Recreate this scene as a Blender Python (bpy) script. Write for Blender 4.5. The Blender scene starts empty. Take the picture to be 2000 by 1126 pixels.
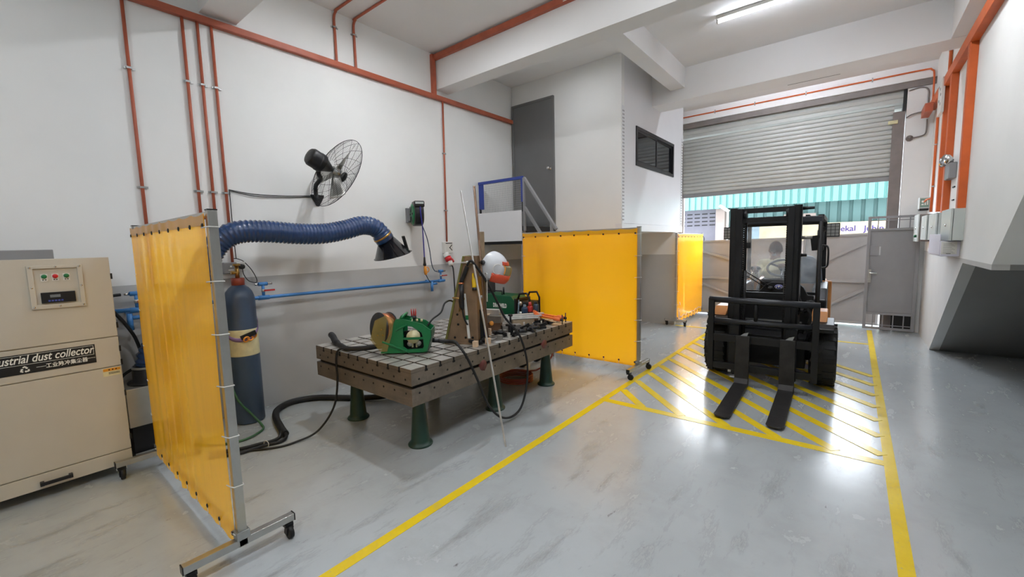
import bpy, bmesh, math, random
from mathutils import Vector, Matrix, Euler
random.seed(7)
EXPO = 0.22
SC = bpy.context.scene
COL = SC.collection
PI = math.pi
V = Vector

# ------------------------------------------------------------------ materials
def lin(c):
    f = lambda u: u / 12.92 if u <= 0.04045 else ((u + 0.055) / 1.055) ** 2.4
    return tuple(f(x / 255.0) for x in c)

def nodes_of(name):
    m = bpy.data.materials.new(name)
    m.use_nodes = True
    nt = m.node_tree
    return m, nt, nt.nodes['Principled BSDF']

def ramp(nt, src, stops):
    r = nt.nodes.new('ShaderNodeValToRGB')
    while len(r.color_ramp.elements) < len(stops):
        r.color_ramp.elements.new(0.5)
    for e, (p, c) in zip(r.color_ramp.elements, stops):
        e.position = p
        e.color = c if len(c) == 4 else (*c, 1)
    nt.links.new(src, r.inputs[0])
    return r.outputs[0]

def noise(nt, scale, detail=4, rough=.55, vec=None, dist=0):
    n = nt.nodes.new('ShaderNodeTexNoise')
    n.inputs['Scale'].default_value = scale
    n.inputs['Detail'].default_value = detail
    n.inputs['Roughness'].default_value = rough
    n.inputs['Distortion'].default_value = dist
    if vec is None:
        t = nt.nodes.get('TC') or nt.nodes.new('ShaderNodeTexCoord')
        t.name = 'TC'
        vec = t.outputs['Object']
    nt.links.new(vec, n.inputs['Vector'])
    return n.outputs['Fac']

def mapped(nt, scale, rot=(0, 0, 0)):
    t = nt.nodes.get('TC') or nt.nodes.new('ShaderNodeTexCoord')
    t.name = 'TC'
    mp = nt.nodes.new('ShaderNodeMapping')
    mp.inputs['Scale'].default_value = scale
    mp.inputs['Rotation'].default_value = rot
    nt.links.new(t.outputs['Object'], mp.inputs['Vector'])
    return mp.outputs['Vector']

def mixc(nt, fac, a, b, mode='MIX'):
    n = nt.nodes.new('ShaderNodeMix')
    n.data_type = 'RGBA'
    n.blend_type = mode
    for sock, val in ((n.inputs['Factor'], fac), (n.inputs[6], a), (n.inputs[7], b)):
        if isinstance(val, (int, float)):
            sock.default_value = val
        elif isinstance(val, tuple):
            sock.default_value = (*val[:3], 1)
        else:
            nt.links.new(val, sock)
    return n.outputs[2]

def bump(nt, bsdf, h, strength=.2, dist=.01):
    b = nt.nodes.new('ShaderNodeBump')
    b.inputs['Strength'].default_value = strength
    b.inputs['Distance'].default_value = dist
    nt.links.new(h, b.inputs['Height'])
    nt.links.new(b.outputs['Normal'], bsdf.inputs['Normal'])

def mat(name, rgb, rough=.5, metal=0.0, var=.06, scale=9, bmp=0.0, spec=.5, coat=0.0):
    m, nt, b = nodes_of(name)
    c = lin(rgb)
    b.inputs['Roughness'].default_value = rough
    b.inputs['Metallic'].default_value = metal
    b.inputs['Specular IOR Level'].default_value = spec
    b.inputs['Coat Weight'].default_value = coat
    n = noise(nt, scale)
    lo = tuple(max(0, x * (1 - var)) for x in c)
    hi = tuple(min(1, x * (1 + var)) for x in c)
    nt.links.new(ramp(nt, n, [(.3, lo), (.7, hi)]), b.inputs['Base Color'])
    if bmp:
        bump(nt, b, noise(nt, scale * 12), bmp, .004)
    return m

def emis(name, rgb, strength):
    m, nt, b = nodes_of(name)
    b.inputs['Base Color'].default_value = (*lin(rgb), 1)
    b.inputs['Emission Color'].default_value = (*lin(rgb), 1)
    b.inputs['Emission Strength'].default_value = strength
    return m

M = {}
M['white'] = mat('white_plaster', (236, 236, 234), .75, var=.03, scale=1.3, bmp=.05)
M['ceil'] = mat('ceiling_paint', (242, 241, 240), .8, var=.03, scale=1.0, bmp=.05)
M['dado'] = mat('grey_wall_paint', (190, 190, 188), .5, var=.06, scale=1.7, bmp=.05)
M['panel'] = mat('white_steel_panel', (226, 226, 228), .35, var=.02, scale=2)
M['doorgrey'] = mat('grey_door_paint', (112, 112, 112), .4, var=.05, scale=3)
M['orange'] = mat('orange_conduit_paint', (176, 92, 66), .5, var=.12, scale=7)
M['orange2'] = mat('bright_orange_trunking', (200, 92, 34), .5, var=.1, scale=6)
M['galv'] = mat('galvanised_steel', (176, 178, 178), .35, 1.0, var=.12, scale=14)
M['alu'] = mat('aluminium', (190, 190, 186), .35, 1.0, var=.05, scale=20)
M['chrome'] = mat('chrome', (215, 215, 215), .15, 1.0, var=.02)
M['black'] = mat('black_plastic', (22, 22, 24), .35, var=.2)
M['blackm'] = mat('matt_black_metal', (20, 20, 22), .45, .2, var=.25, scale=12)
M['rubber'] = mat('black_rubber', (18, 18, 19), .6, var=.2, scale=20)
M['beige'] = mat('beige_sheet_metal', (198, 191, 176), .42, var=.03, scale=3, bmp=.02)
M['steel_lo'] = mat('brushed_stainless', (186, 184, 176), .38, .9, var=.08, scale=6)
M['greymet'] = mat('grey_painted_metal', (138, 138, 140), .42, var=.06, scale=4)
M['gate'] = mat('grey_gate_paint', (174, 173, 172), .5, var=.06, scale=3)
M['shutter'] = mat('shutter_grey_paint', (190, 192, 188), .4, .1, var=.05, scale=3)
M['shutdark'] = mat('dusty_shutter_guide', (126, 118, 114), .6, .2, var=.12, scale=5)
M['ltgrey'] = mat('light_grey_enamel', (190, 196, 192), .3, var=.03)
M['bluepaint'] = mat('blue_pipe_paint', (66, 128, 190), .4, var=.08)
M['bluerail'] = mat('blue_rail_paint', (44, 66, 150), .45, var=.08)
M['navy'] = mat('navy_cylinder_paint', (66, 84, 108), .38, var=.1, scale=6)
M['cream'] = mat('cream_paint', (214, 206, 164), .5, var=.1, scale=18)
M['red'] = mat('red_paint', (176, 40, 34), .4, var=.1)
M['redclean'] = mat('red_plastic', (200, 28, 34), .35, var=.05)
M['redbrown'] = mat('red_oxide_collar', (150, 64, 44), .4, var=.12)
M['socketred'] = mat('oxide_red_plug', (98, 42, 36), .5, var=.1)
M['shaded_soffit'] = mat('shade_darkened_grey_paint', (124, 123, 121), .6, var=.05, scale=2)  # wall grey darkened to paint in the shade under the stair
M['brass'] = mat('brass', (184, 146, 84), .3, 1.0, var=.1)
M['yellowp'] = mat('yellow_plastic', (232, 190, 30), .4, var=.05)
M['purple'] = mat('purple_webbing', (138, 112, 156), .8, var=.1)
M['greenp'] = mat('green_enamel', (16, 112, 62), .3, var=.07)
M['greend'] = mat('dark_green_enamel', (14, 84, 52), .35, var=.08)
M['leggreen'] = mat('bottle_green_casting', (30, 60, 49), .45, var=.14, scale=14, bmp=.1)
M['copper'] = mat('copper_wire', (206, 132, 92), .3, 1.0, var=.1, scale=40)
M['rust'] = mat('rusty_steel_plate', (142, 116, 90), .5, .35, var=.25, scale=6, bmp=.06)
M['olive'] = mat('olive_edge_paint', (112, 108, 48), .55, var=.12)
M['rusty'] = mat('brown_rusted_bar', (112, 86, 66), .55, .4, var=.2, scale=12)
M['bareste'] = mat('bare_bright_steel', (206, 205, 202), .35, .55, var=.12, scale=14)
M['greyste'] = mat('dull_machined_steel', (160, 156, 150), .4, .7, var=.15, scale=14)
M['wood'] = mat('pale_plank', (160, 140, 114), .65, var=.12, scale=14)
M['woodcube'] = mat('pale_timber', (214, 184, 152), .6, var=.1, scale=18)
M['offwhite'] = mat('off_white_plastic', (222, 220, 214), .4, var=.03)
M['lilac'] = mat('pale_cabinet_plastic', (214, 212, 224), .35, var=.02)
M['silver'] = mat('silver_helmet_shell', (206, 208, 212), .38, .1, var=.04)
M['helred'] = mat('orange_red_trim', (196, 70, 40), .3, var=.06)
M['orangep'] = mat('orange_clamp_paint', (240, 118, 56), .4, var=.06)
M['bluedk'] = mat('dark_blue_plastic', (34, 58, 84), .3, var=.1)
M['navyc'] = mat('navy_blue_strap', (34, 48, 116), .6, var=.15)
M['greenhose'] = mat('green_gas_hose', (54, 96, 62), .5, var=.1)
M['redhose'] = mat('brick_red_hose', (150, 66, 50), .5, var=.08)
M['bluehose'] = mat('blue_air_hose', (50, 44, 140), .4, var=.06)
M['torange'] = mat('amber_plastic', (238, 156, 60), .4, var=.05)
M['lorange'] = mat('forklift_orange_paint', (196, 132, 72), .4, var=.08)
M['fgrey'] = mat('forklift_charcoal_panel', (34, 37, 43), .35, var=.1)
M['fork'] = mat('worn_fork_steel', (50, 48, 47), .42, .45, var=.3, scale=12, bmp=.06)
M['seat'] = mat('navy_vinyl_seat', (50, 66, 84), .5, var=.1)
M['skin'] = mat('skin', (126, 88, 68), .5, var=.05)
M['hair'] = mat('dark_brown_hair', (64, 40, 34), .6, var=.3, scale=90, bmp=.5)
M['shirt'] = mat('pale_cream_shirt', (222, 218, 186), .8, var=.04)
M['trouser'] = mat('dark_trousers', (48, 52, 62), .8, var=.1)
M['cyan'] = mat('aqua_metal_cladding', (82, 128, 122), .5, var=.03, scale=1)
M['cyan2'] = mat('dull_aqua_cladding', (86, 116, 113), .55, var=.04, scale=1)
M['brick'] = mat('grey_painted_brick', (100, 98, 106), .8, var=.06, scale=4)
M['pinkcol'] = mat('cream_column_paint', (140, 126, 118), .7, var=.03)
M['signc'] = mat('cream_sign_board', (160, 146, 114), .5, var=.04, scale=2)
M['signtxt'] = mat('purple_letters', (40, 26, 84), .5, var=.03)
M['asph'] = mat('outside_concrete', (120, 119, 116), .8, var=.08, scale=2)
M['ink'] = mat('black_ink', (18, 18, 18), .5, var=.1)
M['inkw'] = mat('white_ink', (236, 236, 230), .5, var=.02)
M['stamp'] = mat('grey_stamp_ink', (84, 84, 84), .5, var=.1)
M['amber'] = mat('amber_warning_ink', (220, 150, 40), .5, var=.04)
M['bluebtn'] = mat('blue_button_ink', (70, 84, 170), .5, var=.04)
M['badge'] = mat('blue_badge_enamel', (44, 52, 140), .25, var=.05)
M['lcd'] = mat('grey_display', (120, 124, 126), .3, var=.05)
M['hose'] = mat('blue_hose_fabric', (26, 58, 102), .26, var=.15, scale=16, coat=.3)
M['hoodb'] = mat('glossy_black_hood', (20, 20, 24), .16, var=.2)
M['limit'] = mat('worn_yellow_line', (232, 198, 36), .42, var=.1, scale=6)
M['tubeem'] = emis('fluorescent_glow', (250, 250, 255), 16)
M['exitg'] = mat('green_pictogram', (120, 150, 136), .4)

def yellow_paint():
    m, nt, b = nodes_of('yellow_floor_paint')
    n = noise(nt, 3.5, 8, .7)
    n2 = noise(nt, 40, 3, .6)
    c = ramp(nt, n, [(.28, lin((196, 176, 96))), (.42, lin((224, 192, 34))), (.7, lin((236, 206, 38)))])
    c = mixc(nt, ramp(nt, n2, [(.62, (0, 0, 0)), (.75, (.5, .5, .5))]), c, lin((170, 164, 130)))
    nt.links.new(c, b.inputs['Base Color'])
    nt.links.new(ramp(nt, n, [(.3, (.14,) * 3), (.7, (.28,) * 3)]), b.inputs['Roughness'])
    return m
M['yline'] = yellow_paint()

def floor_mat():
    m, nt, b = nodes_of('grey_epoxy_floor')
    big = noise(nt, .55, 5, .6)
    mid = noise(nt, 2.6, 8, .65)
    st = noise(nt, 1.0, 8, .7, mapped(nt, (7, 1.6, 1), (0, 0, .45)))
    fine = noise(nt, 30, 6, .7)
    spk = noise(nt, 9, 3, .75)
    base = ramp(nt, big, [(.3, lin((166, 171, 172))), (.7, lin((182, 187, 189)))])
    worn = ramp(nt, mid, [(.48, (0, 0, 0)), (.80, (.6, .6, .6))])
    base = mixc(nt, worn, base, lin((152, 154, 154)))
    scuff = ramp(nt, st, [(.54, (0, 0, 0)), (.74, (.75, .75, .75))])
    base = mixc(nt, scuff, base, lin((112, 112, 110)))
    mk = nt.nodes.new('ShaderNodeMath')
    mk.operation = 'MULTIPLY'
    st2 = noise(nt, 5.0, 6, .7, mapped(nt, (3.5, 1.3, 1), (0, 0, -.35)))
    nt.links.new(ramp(nt, st2, [(.62, (0, 0, 0)), (.70, (1, 1, 1))]), mk.inputs[0])
    nt.links.new(ramp(nt, noise(nt, 1.3, 3), [(.42, (0, 0, 0)), (.6, (.9, .9, .9))]), mk.inputs[1])
    base = mixc(nt, mk.outputs[0], base, lin((72, 70, 68)))
    nt.links.new(base, b.inputs['Base Color'])
    rr = ramp(nt, mid, [(.3, (.17,) * 3), (.55, (.22,) * 3), (.8, (.36,) * 3)])
    rr = mixc(nt, scuff, rr, (.5, .5, .5))
    rr = mixc(nt, mk.outputs[0], rr, (.6, .6, .6))
    nt.links.new(rr, b.inputs['Roughness'])
    b.inputs['Specular IOR Level'].default_value = .6
    b.inputs['Coat Weight'].default_value = .6
    b.inputs['Coat Roughness'].default_value = .2
    mh = nt.nodes.new('ShaderNodeMath')
    mh.operation = 'ADD'
    nt.links.new(st, mh.inputs[0])
    nt.links.new(mid, mh.inputs[1])
    bump(nt, b, mh.outputs[0], .06, .02)
    return m
M['floor'] = floor_mat()

def vinyl(name, thru, rgb=(255, 176, 12)):
    m, nt, b = nodes_of(name)
    c = (*lin(rgb), 1)
    b.inputs['Base Color'].default_value = c
    b.inputs['Roughness'].default_value = .2
    b.inputs['Coat Weight'].default_value = .3
    b.inputs['Coat Roughness'].default_value = .1
    tl = nt.nodes.new('ShaderNodeBsdfTranslucent')
    tl.inputs['Color'].default_value = (.85, .44, .012, 1)
    tp = nt.nodes.new('ShaderNodeBsdfTransparent')
    tp.inputs['Color'].default_value = (1, .68, .12, 1)
    m1 = nt.nodes.new('ShaderNodeAddShader')
    m2 = nt.nodes.new('ShaderNodeMixShader')
    m2.inputs[0].default_value = thru
    nt.links.new(b.outputs[0], m1.inputs[0])
    nt.links.new(tl.outputs[0], m1.inputs[1])
    nt.links.new(m1.outputs[0], m2.inputs[1])
    nt.links.new(tp.outputs[0], m2.inputs[2])
    nt.links.new(m2.outputs[0], nt.nodes['Material Output'].inputs['Surface'])
    bump(nt, b, noise(nt, 5, 3, .5, mapped(nt, (5, 5, .6))), .12, .02)
    return m
M['vinylA'] = vinyl('amber_welding_vinyl', .46)
M['hemb'] = mat('hemmed_yellow_vinyl', (236, 170, 20), .3, var=.05, scale=5)
M['hem'] = mat('hemmed_amber_vinyl', (206, 146, 44), .3, var=.12, scale=5)
M['vinylB'] = vinyl('yellow_welding_vinyl', .14)

def glass(name, tint, alpha, rough=.05, dirt=0):
    m, nt, b = nodes_of(name)
    b.inputs['Base Color'].default_value = (*tint, 1)
    b.inputs['Roughness'].default_value = rough
    if dirt:
        n = noise(nt, 6, 8, .7)
        nt.links.new(ramp(nt, n, [(.4, (alpha,) * 3), (.75, (alpha + dirt,) * 3)]), b.inputs['Alpha'])
    else:
        b.inputs['Alpha'].default_value = alpha
    return m
M['wind'] = glass('dusty_windscreen', (.86, .92, .97), .16, .12, .16)
M['tint'] = glass('dark_tinted_pane', (.008, .009, .011), .93, .04)
M['tint'].node_tree.nodes['Principled BSDF'].inputs['Specular IOR Level'].default_value = .3
M['smoke'] = glass('smoked_amber_cover', (.34, .27, .08), .42, .15)
M['clearp'] = glass('clear_blue_plastic', (.4, .55, .65), .35, .1)
M['lamplens'] = glass('lamp_lens', (.75, .75, .72), .5, .1)

def tabletop_mat(name, rgb, gridded):
    m, nt, b = nodes_of(name)
    n = noise(nt, 4, 8, .7)
    n2 = noise(nt, 1, 6, .7, mapped(nt, (2, 14, 14)))
    c = ramp(nt, n, [(.3, lin(tuple(x * .78 for x in rgb))), (.7, lin(rgb))])
    c = mixc(nt, ramp(nt, n2, [(.5, (0, 0, 0)), (.72, (.5, .5, .5))]), c, lin(tuple(x * .62 for x in rgb)))
    nt.links.new(c, b.inputs['Base Color'])
    b.inputs['Metallic'].default_value = .45
    nt.links.new(ramp(nt, n, [(.3, (.28,) * 3), (.7, (.45,) * 3)]), b.inputs['Roughness'])
    return m
M['cast'] = tabletop_mat('machined_cast_iron_side', (138, 126, 112), True)
M['casttop'] = tabletop_mat('machined_cast_iron_top', (206, 202, 194), True)
M['castd'] = mat('slot_shadow_iron', (20, 19, 18), .6, .3)

# ------------------------------------------------------------------ mesh builder
def frame_for(d):
    d = d.normalized()
    a = V((0, 0, 1)) if abs(d.z) < .9 else V((1, 0, 0))
    u = a.cross(d).normalized()
    return u, d.cross(u).normalized()

class MB:
    def __init__(s):
        s.bm = bmesh.new()
    def add(s, vs, fs, smooth=False):
        bv = [s.bm.verts.new(v) for v in vs]
        for f in fs:
            try:
                fc = s.bm.faces.new([bv[i] for i in f])
                fc.smooth = smooth
            except ValueError:
                pass
        return s
    def box(s, x0, x1, y0, y1, z0, z1):
        vs = [(x, y, z) for x in (x0, x1) for y in (y0, y1) for z in (z0, z1)]
        return s.add(vs, [(0, 1, 3, 2), (4, 6, 7, 5), (0, 4, 5, 1), (2, 3, 7, 6), (0, 2, 6, 4), (1, 5, 7, 3)])
    def obox(s, c, u, v, w, a, b, d):
        c, u, v, w = V(c), V(u).normalized(), V(v).normalized(), V(w).normalized()
        vs = [c + u * (a / 2 * i) + v * (b / 2 * j) + w * (d / 2 * k) for i in (-1, 1) for j in (-1, 1) for k in (-1, 1)]
        return s.add(vs, [(0, 1, 3, 2), (4, 6, 7, 5), (0, 4, 5, 1), (2, 3, 7, 6), (0, 2, 6, 4), (1, 5, 7, 3)])
    def bar(s, p, q, a, b, up=None):
        p, q = V(p), V(q)
        d = (q - p)
        if up is None:
            u, v = frame_for(d)
        else:
            u = V(up).cross(d).normalized()
            v = d.cross(u).normalized()
        return s.obox((p + q) / 2, d, u, v, d.length, a, b)
    def tube(s, pts, r, seg=10, closed=False, caps=True, smooth=True):
        pts = [V(p) for p in pts]
        n = len(pts)
        rs = r if isinstance(r, (list, tuple)) else [r] * n
        rings = []
        u = None
        for i, p in enumerate(pts):
            if closed:
                d = pts[(i + 1) % n] - pts[i - 1]
            else:
                d = pts[min(i + 1, n - 1)] - pts[max(i - 1, 0)]
            if d.length < 1e-9:
                d = V((0, 0, 1))
            d.normalize()
            if u is None:
                u, w = frame_for(d)
            else:
                u = (u - d * u.dot(d))
                if u.length < 1e-6:
                    u, w = frame_for(d)
                u.normalize()
            w = d.cross(u)
            rings.append([s.bm.verts.new(p + (u * math.cos(2 * PI * k / seg) + w * math.sin(2 * PI * k / seg)) * rs[i]) for k in range(seg)])
        m = n if closed else n - 1
        for i in range(m):
            a, b = rings[i], rings[(i + 1) % n]
            off = 0
            if closed and i == n - 1:
                off = min(range(seg), key=lambda o: (a[0].co - b[o].co).length)
            for k in range(seg):
                try:
                    f = s.bm.faces.new((a[k], a[(k + 1) % seg], b[(k + 1 + off) % seg], b[(k + off) % seg]))
                    f.smooth = smooth
                except ValueError:
                    pass
        if caps and not closed:
            s.bm.faces.new(list(reversed(rings[0])))
            s.bm.faces.new(rings[-1])
        return s
    def cyl(s, p, q, r, r2=None, seg=20, smooth=True):
        return s.tube([p, q], [r, r if r2 is None else r2], seg, smooth=smooth)
    def lathe(s, prof, c=(0, 0, 0), axis=(0, 0, 1), seg=28, smooth=True):
        c, ax = V(c), V(axis).normalized()
        u, w = frame_for(ax)
        rings = []
        for (r, h) in prof:
            o = c + ax * h
            if r < 1e-6:
                rings.append([s.bm.verts.new(o)])
            else:
                rings.append([s.bm.verts.new(o + (u * math.cos(2 * PI * k / seg) + w * math.sin(2 * PI * k / seg)) * r) for k in range(seg)])
        for a, b in zip(rings, rings[1:]):
            for k in range(seg):
                k2 = (k + 1) % seg
                if len(a) == 1 and len(b) == 1:
                    continue
                if len(a) == 1:
                    vs = (a[0], b[k2], b[k])
                elif len(b) == 1:
                    vs = (a[k], a[k2], b[0])
                else:
                    vs = (a[k], a[k2], b[k2], b[k])
                f = s.bm.faces.new(vs)
                f.smooth = smooth
        for ring, rev in ((rings[0], True), (rings[-1], False)):
            if len(ring) > 1:
                s.bm.faces.new(list(reversed(ring)) if rev else ring)
        return s
    def prism(s, poly, o, u, v, depth):
        """2D polygon in the (u, v) plane at o, extruded by depth along u x v."""
        o, u, v = V(o), V(u).normalized(), V(v).normalized()
        n = u.cross(v)
        a = [s.bm.verts.new(o + u * x + v * y) for x, y in poly]
        b = [s.bm.verts.new(o + u * x + v * y + n * depth) for x, y in poly]
        k = len(poly)
        s.bm.faces.new(list(reversed(a)))
        s.bm.faces.new(b)
        for i in range(k):
            s.bm.faces.new((a[i], a[(i + 1) % k], b[(i + 1) % k], b[i]))
        return s
    def plate(s, outer, holes, o, u, v, depth):
        """prism with holes: triangulated fill."""
        o, u, v = V(o), V(u).normalized(), V(v).normalized()
        n = u.cross(v)
        tmp = bmesh.new()
        edges = []
        for loop in [outer] + holes:
            vs = [tmp.verts.new((x, y, 0)) for x, y in loop]
            edges += [tmp.edges.new((vs[i], vs[(i + 1) % len(vs)])) for i in range(len(vs))]
        bmesh.ops.triangle_fill(tmp, use_beauty=True, use_dissolve=False, edges=edges)
        tmp.verts.index_update()
        vs = [w.co.copy() for w in tmp.verts]
        fs = [[w.index for w in f.verts] for f in tmp.faces]
        es = [(e.verts[0].index, e.verts[1].index) for e in tmp.edges if len(e.link_faces) == 1]
        tmp.free()
        k = len(vs)
        P = [o + u * w.x + v * w.y for w in vs] + [o + u * w.x + v * w.y + n * depth for w in vs]
        F = [f for f in fs] + [[i + k for i in reversed(f)] for f in fs] + [(a, b, b + k, a + k) for a, b in es]
        return s.add(P, F)
    def ball(s, c, r, seg=16, ring=10, scale=(1, 1, 1), rot=None):
        c = V(c)
        R = rot or Matrix.Identity(3)
        prof = []
        vs, fs = [], []
        for i in range(ring + 1):
            t = PI * i / ring
            for k in range(seg):
                a = 2 * PI * k / seg
                p = V((math.sin(t) * math.cos(a) * scale[0], math.sin(t) * math.sin(a) * scale[1], math.cos(t) * scale[2])) * r
                vs.append(c + R @ p)
        for i in range(ring):
            for k in range(seg):
                fs.append((i * seg + k, (i + 1) * seg + k, (i + 1) * seg + (k + 1) % seg, i * seg + (k + 1) % seg))
        s.add(vs, fs, True)
        return s
    def grid(s, fn, nu, nv, smooth=True):
        vs = [fn(i / nu, j / nv) for j in range(nv + 1) for i in range(nu + 1)]
        fs = [(j * (nu + 1) + i, j * (nu + 1) + i + 1, (j + 1) * (nu + 1) + i + 1, (j + 1) * (nu + 1) + i) for j in range(nv) for i in range(nu)]
        return s.add(vs, fs, smooth)
    def torus(s, c, axis, R, r, seg=36, rs=8, a0=0, a1=2 * PI):
        c, ax = V(c), V(axis).normalized()
        u, w = frame_for(ax)
        full = abs(a1 - a0 - 2 * PI) < 1e-6
        n = seg if full else seg + 1
        pts = [c + (u * math.cos(a0 + (a1 - a0) * i / seg) + w * math.sin(a0 + (a1 - a0) * i / seg)) * R for i in range(n)]
        return s.tube(pts, r, rs, closed=full)
    def build(s, name, m, parent=None, bevel=0, solid=0, recalc=True):
        bm = s.bm
        if recalc:
            bmesh.ops.recalc_face_normals(bm, faces=bm.faces)
        off = OFF.get(parent.name, V((0, 0, 0))) if parent is not None else V((0, 0, 0))
        if off.length:
            bmesh.ops.translate(bm, verts=bm.verts, vec=-off)
        me = bpy.data.meshes.new(name)
        bm.to_mesh(me)
        bm.free()
        me.materials.append(M[m] if isinstance(m, str) else m)
        o = bpy.data.objects.new(name, me)
        COL.objects.link(o)
        if parent is not None:
            o.parent = parent
            if off.length:
                OFF[o.name] = off
        if bevel:
            b = o.modifiers.new('bevel', 'BEVEL')
            b.width = bevel
            b.segments = 2
            b.limit_method = 'ANGLE'
            b.angle_limit = .6
        if solid:
            b = o.modifiers.new('solid', 'SOLIDIFY')
            b.thickness = solid
            b.offset = 0
        return o

OFF = {}
def thing(name, label, cat, loc=(0, 0, 0), group=None, rotz=0, world=True):
    """Empty at the thing's base; with world=True its parts are given in world coordinates."""
    o = bpy.data.objects.new(name, None)
    o.empty_display_size = .1
    COL.objects.link(o)
    o.location = loc
    o.rotation_euler = (0, 0, rotz)
    o['label'] = label
    o['category'] = cat
    if group:
        o['group'] = group
    if world:
        OFF[o.name] = V(loc)
    return o
def tag(o, label, cat, group=None):
    o['label'] = label
    o['category'] = cat
    if group:
        o['group'] = group
    return o
def struct(o):
    o['kind'] = 'structure'
    return o
def recentre(o):
    """put a top-level mesh's origin at the middle of its base"""
    me = o.data
    xs = [v.co for v in me.vertices]
    c = V(((min(v.x for v in xs) + max(v.x for v in xs)) / 2, (min(v.y for v in xs) + max(v.y for v in xs)) / 2, min(v.z for v in xs)))
    me.transform(Matrix.Translation(-c))
    o.location = c
    return o
def dup(root, loc, label=None, group=None, rotz=None):
    r = root.copy()
    COL.objects.link(r)
    r.location = loc
    if rotz is not None:
        r.rotation_euler = (0, 0, rotz)
    if label:
        r['label'] = label
    if group:
        r['group'] = group
    for ch in list(root.children):
        c = ch.copy()
        COL.objects.link(c)
        c.parent = r
        for g in list(ch.children):
            d = g.copy()
            COL.objects.link(d)
            d.parent = c
    return r
def smooth_path(pts, n=10):
    P = [V(p) for p in pts]
    if len(P) < 3:
        return P
    out = []
    for i in range(len(P) - 1):
        p0, p1, p2, p3 = P[max(i - 1, 0)], P[i], P[i + 1], P[min(i + 2, len(P) - 1)]
        for k in range(n):
            t = k / n
            out.append(.5 * ((2 * p1) + (p2 - p0) * t + (2 * p0 - 5 * p1 + 4 * p2 - p3) * t * t + (3 * p1 - p0 - 3 * p2 + p3) * t ** 3))
    out.append(P[-1])
    return out
def text_mb(txt, size, o, u, v, align='LEFT', shear=0, bold=0.0, squash=1.0, depth=.0015, spacing=1.0):
    """flat lettering standing on the plane (o, u, v)"""
    cu = bpy.data.curves.new('lettering', 'FONT')
    cu.body = txt
    cu.size = size
    cu.shear = shear
    cu.offset = bold
    cu.align_x = align
    cu.space_character = spacing
    cu.resolution_u = 4
    t = bpy.data.objects.new('lettering', cu)
    COL.objects.link(t)
    dg = bpy.context.evaluated_depsgraph_get()
    dg.update()
    me = bpy.data.meshes.new_from_object(t.evaluated_get(dg))
    o, u, v = V(o), V(u).normalized(), V(v).normalized()
    n = u.cross(v)
    mb = MB()
    mb.add([o + u * (w.co.x * squash) + v * w.co.y + n * depth for w in me.vertices], [list(p.vertices) for p in me.polygons])
    bpy.data.objects.remove(t)
    bpy.data.curves.remove(cu)
    bpy.data.meshes.remove(me)
    return mb

# ================================================================== SETTING
XL, XR, XF = -4.69, .87, 2.5          # left wall, right wall, stairwell wall
YB, YE, ZC = -4.0, 9.5, 4.26          # back wall, shutter wall, ceiling
DADO = 1.345

fl = struct(MB().box(XL - .15, XF + .1, YB, 10.0, -.12, 0).build('floor', 'floor'))
# painted lines on the floor
mb = MB()
zt = .0025
NL = [0]
def line(p, q, w):
    NL[0] += 1
    zt = .0018 + .00022 * NL[0]
    p, q = V((*p, 0)), V((*q, 0))
    d = (q - p).normalized()
    n = V((-d.y, d.x, 0)) * (w / 2)
    vs = [(a.x, a.y, z) for z in (.0002, zt) for a in (p - n, q - n, q + n, p + n)]
    mb.add(vs, [(0, 3, 2, 1), (4, 5, 6, 7), (0, 1, 5, 4), (1, 2, 6, 5), (2, 3, 7, 6), (3, 0, 4, 7)])
line((-1.97, YB), (-1.925, 8.12), .066)
line((.272, YB), (.25, 9.35), .066)
line((-1.93, 3.85), (.25, 3.85), .085)
line((-2.6, 8.15), (.25, 8.12), .06)
YH, XA, XB = 3.88, -1.90, .225
for k in range(12):
    y0 = 4.235 + .375 * k
    x1 = XA + (y0 - YH)
    if x1 > XB:
        p1 = (XB, y0 - (XB - XA))
    else:
        p1 = (x1, YH)
    p0 = (XA, y0)
    if y0 > 8.09:
        p0 = (XA + (y0 - 8.09), 8.09)
    if p0[0] < XB - .1:
        line(p0, p1, .078)
ym = mb.build('yellow_marking', 'yline', fl)
ym['label'] = 'yellow painted lane lines and hatching'

struct(MB().box(XL - .15, XF + .1, YB, 10.0, ZC, ZC + .15).build('ceiling', 'ceil'))
# left wall: white above, grey below
wl = struct(MB().box(XL - .15, XL, YB, 10.0, DADO, ZC).build('wall_left', 'white'))
MB().box(XL - .15, XL, YB, 10.0, 0, DADO).build('grey_dado', 'dado', wl)
struct(MB().box(XL - .15, XF + .1, YB - .15, YB, 0, ZC).build('wall_back', 'white'))
struct(MB().box(XF, XF + .12, YB, 9.6, 0, ZC).build('wall_stairwell', 'dado'))
# right wall, cut along the underside of the stair
wr = struct(MB().prism([(5.12, DADO), (9.5, DADO), (9.5, ZC), (1.16, ZC)], (XR, 0, 0), (0, 1, 0), (0, 0, 1), .1).build('wall_right', 'white'))
MB().prism([(8.17, 0), (9.5, 0), (9.5, DADO), (5.12, DADO), (5.12, 1.30), (6.315, 1.30)], (XR, 0, 0), (0, 1, 0), (0, 0, 1), .1).build('grey_dado', 'dado', wr)
st = struct(MB().prism([(8.17, 0), (6.315, 1.30), (5.12, 1.30), (5.12, 1.345), (5.3, 1.345), (6.35, 1.345), (8.3, 0)], (XR + .1, 0, 0), (0, 1, 0), (0, 0, 1), XF - XR - .1).build('trim_1', 'shaded_soffit'))
st['label'] = 'shade-darkened grey underside of the concrete stair and its landing'
st = struct(MB().prism([(5.12, 1.345), (5.3, 1.345), (1.40, ZC), (1.16, ZC)], (XR + .1, 0, 0), (0, 1, 0), (0, 0, 1), XF - XR - .1).build('trim_2', 'white'))
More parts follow.
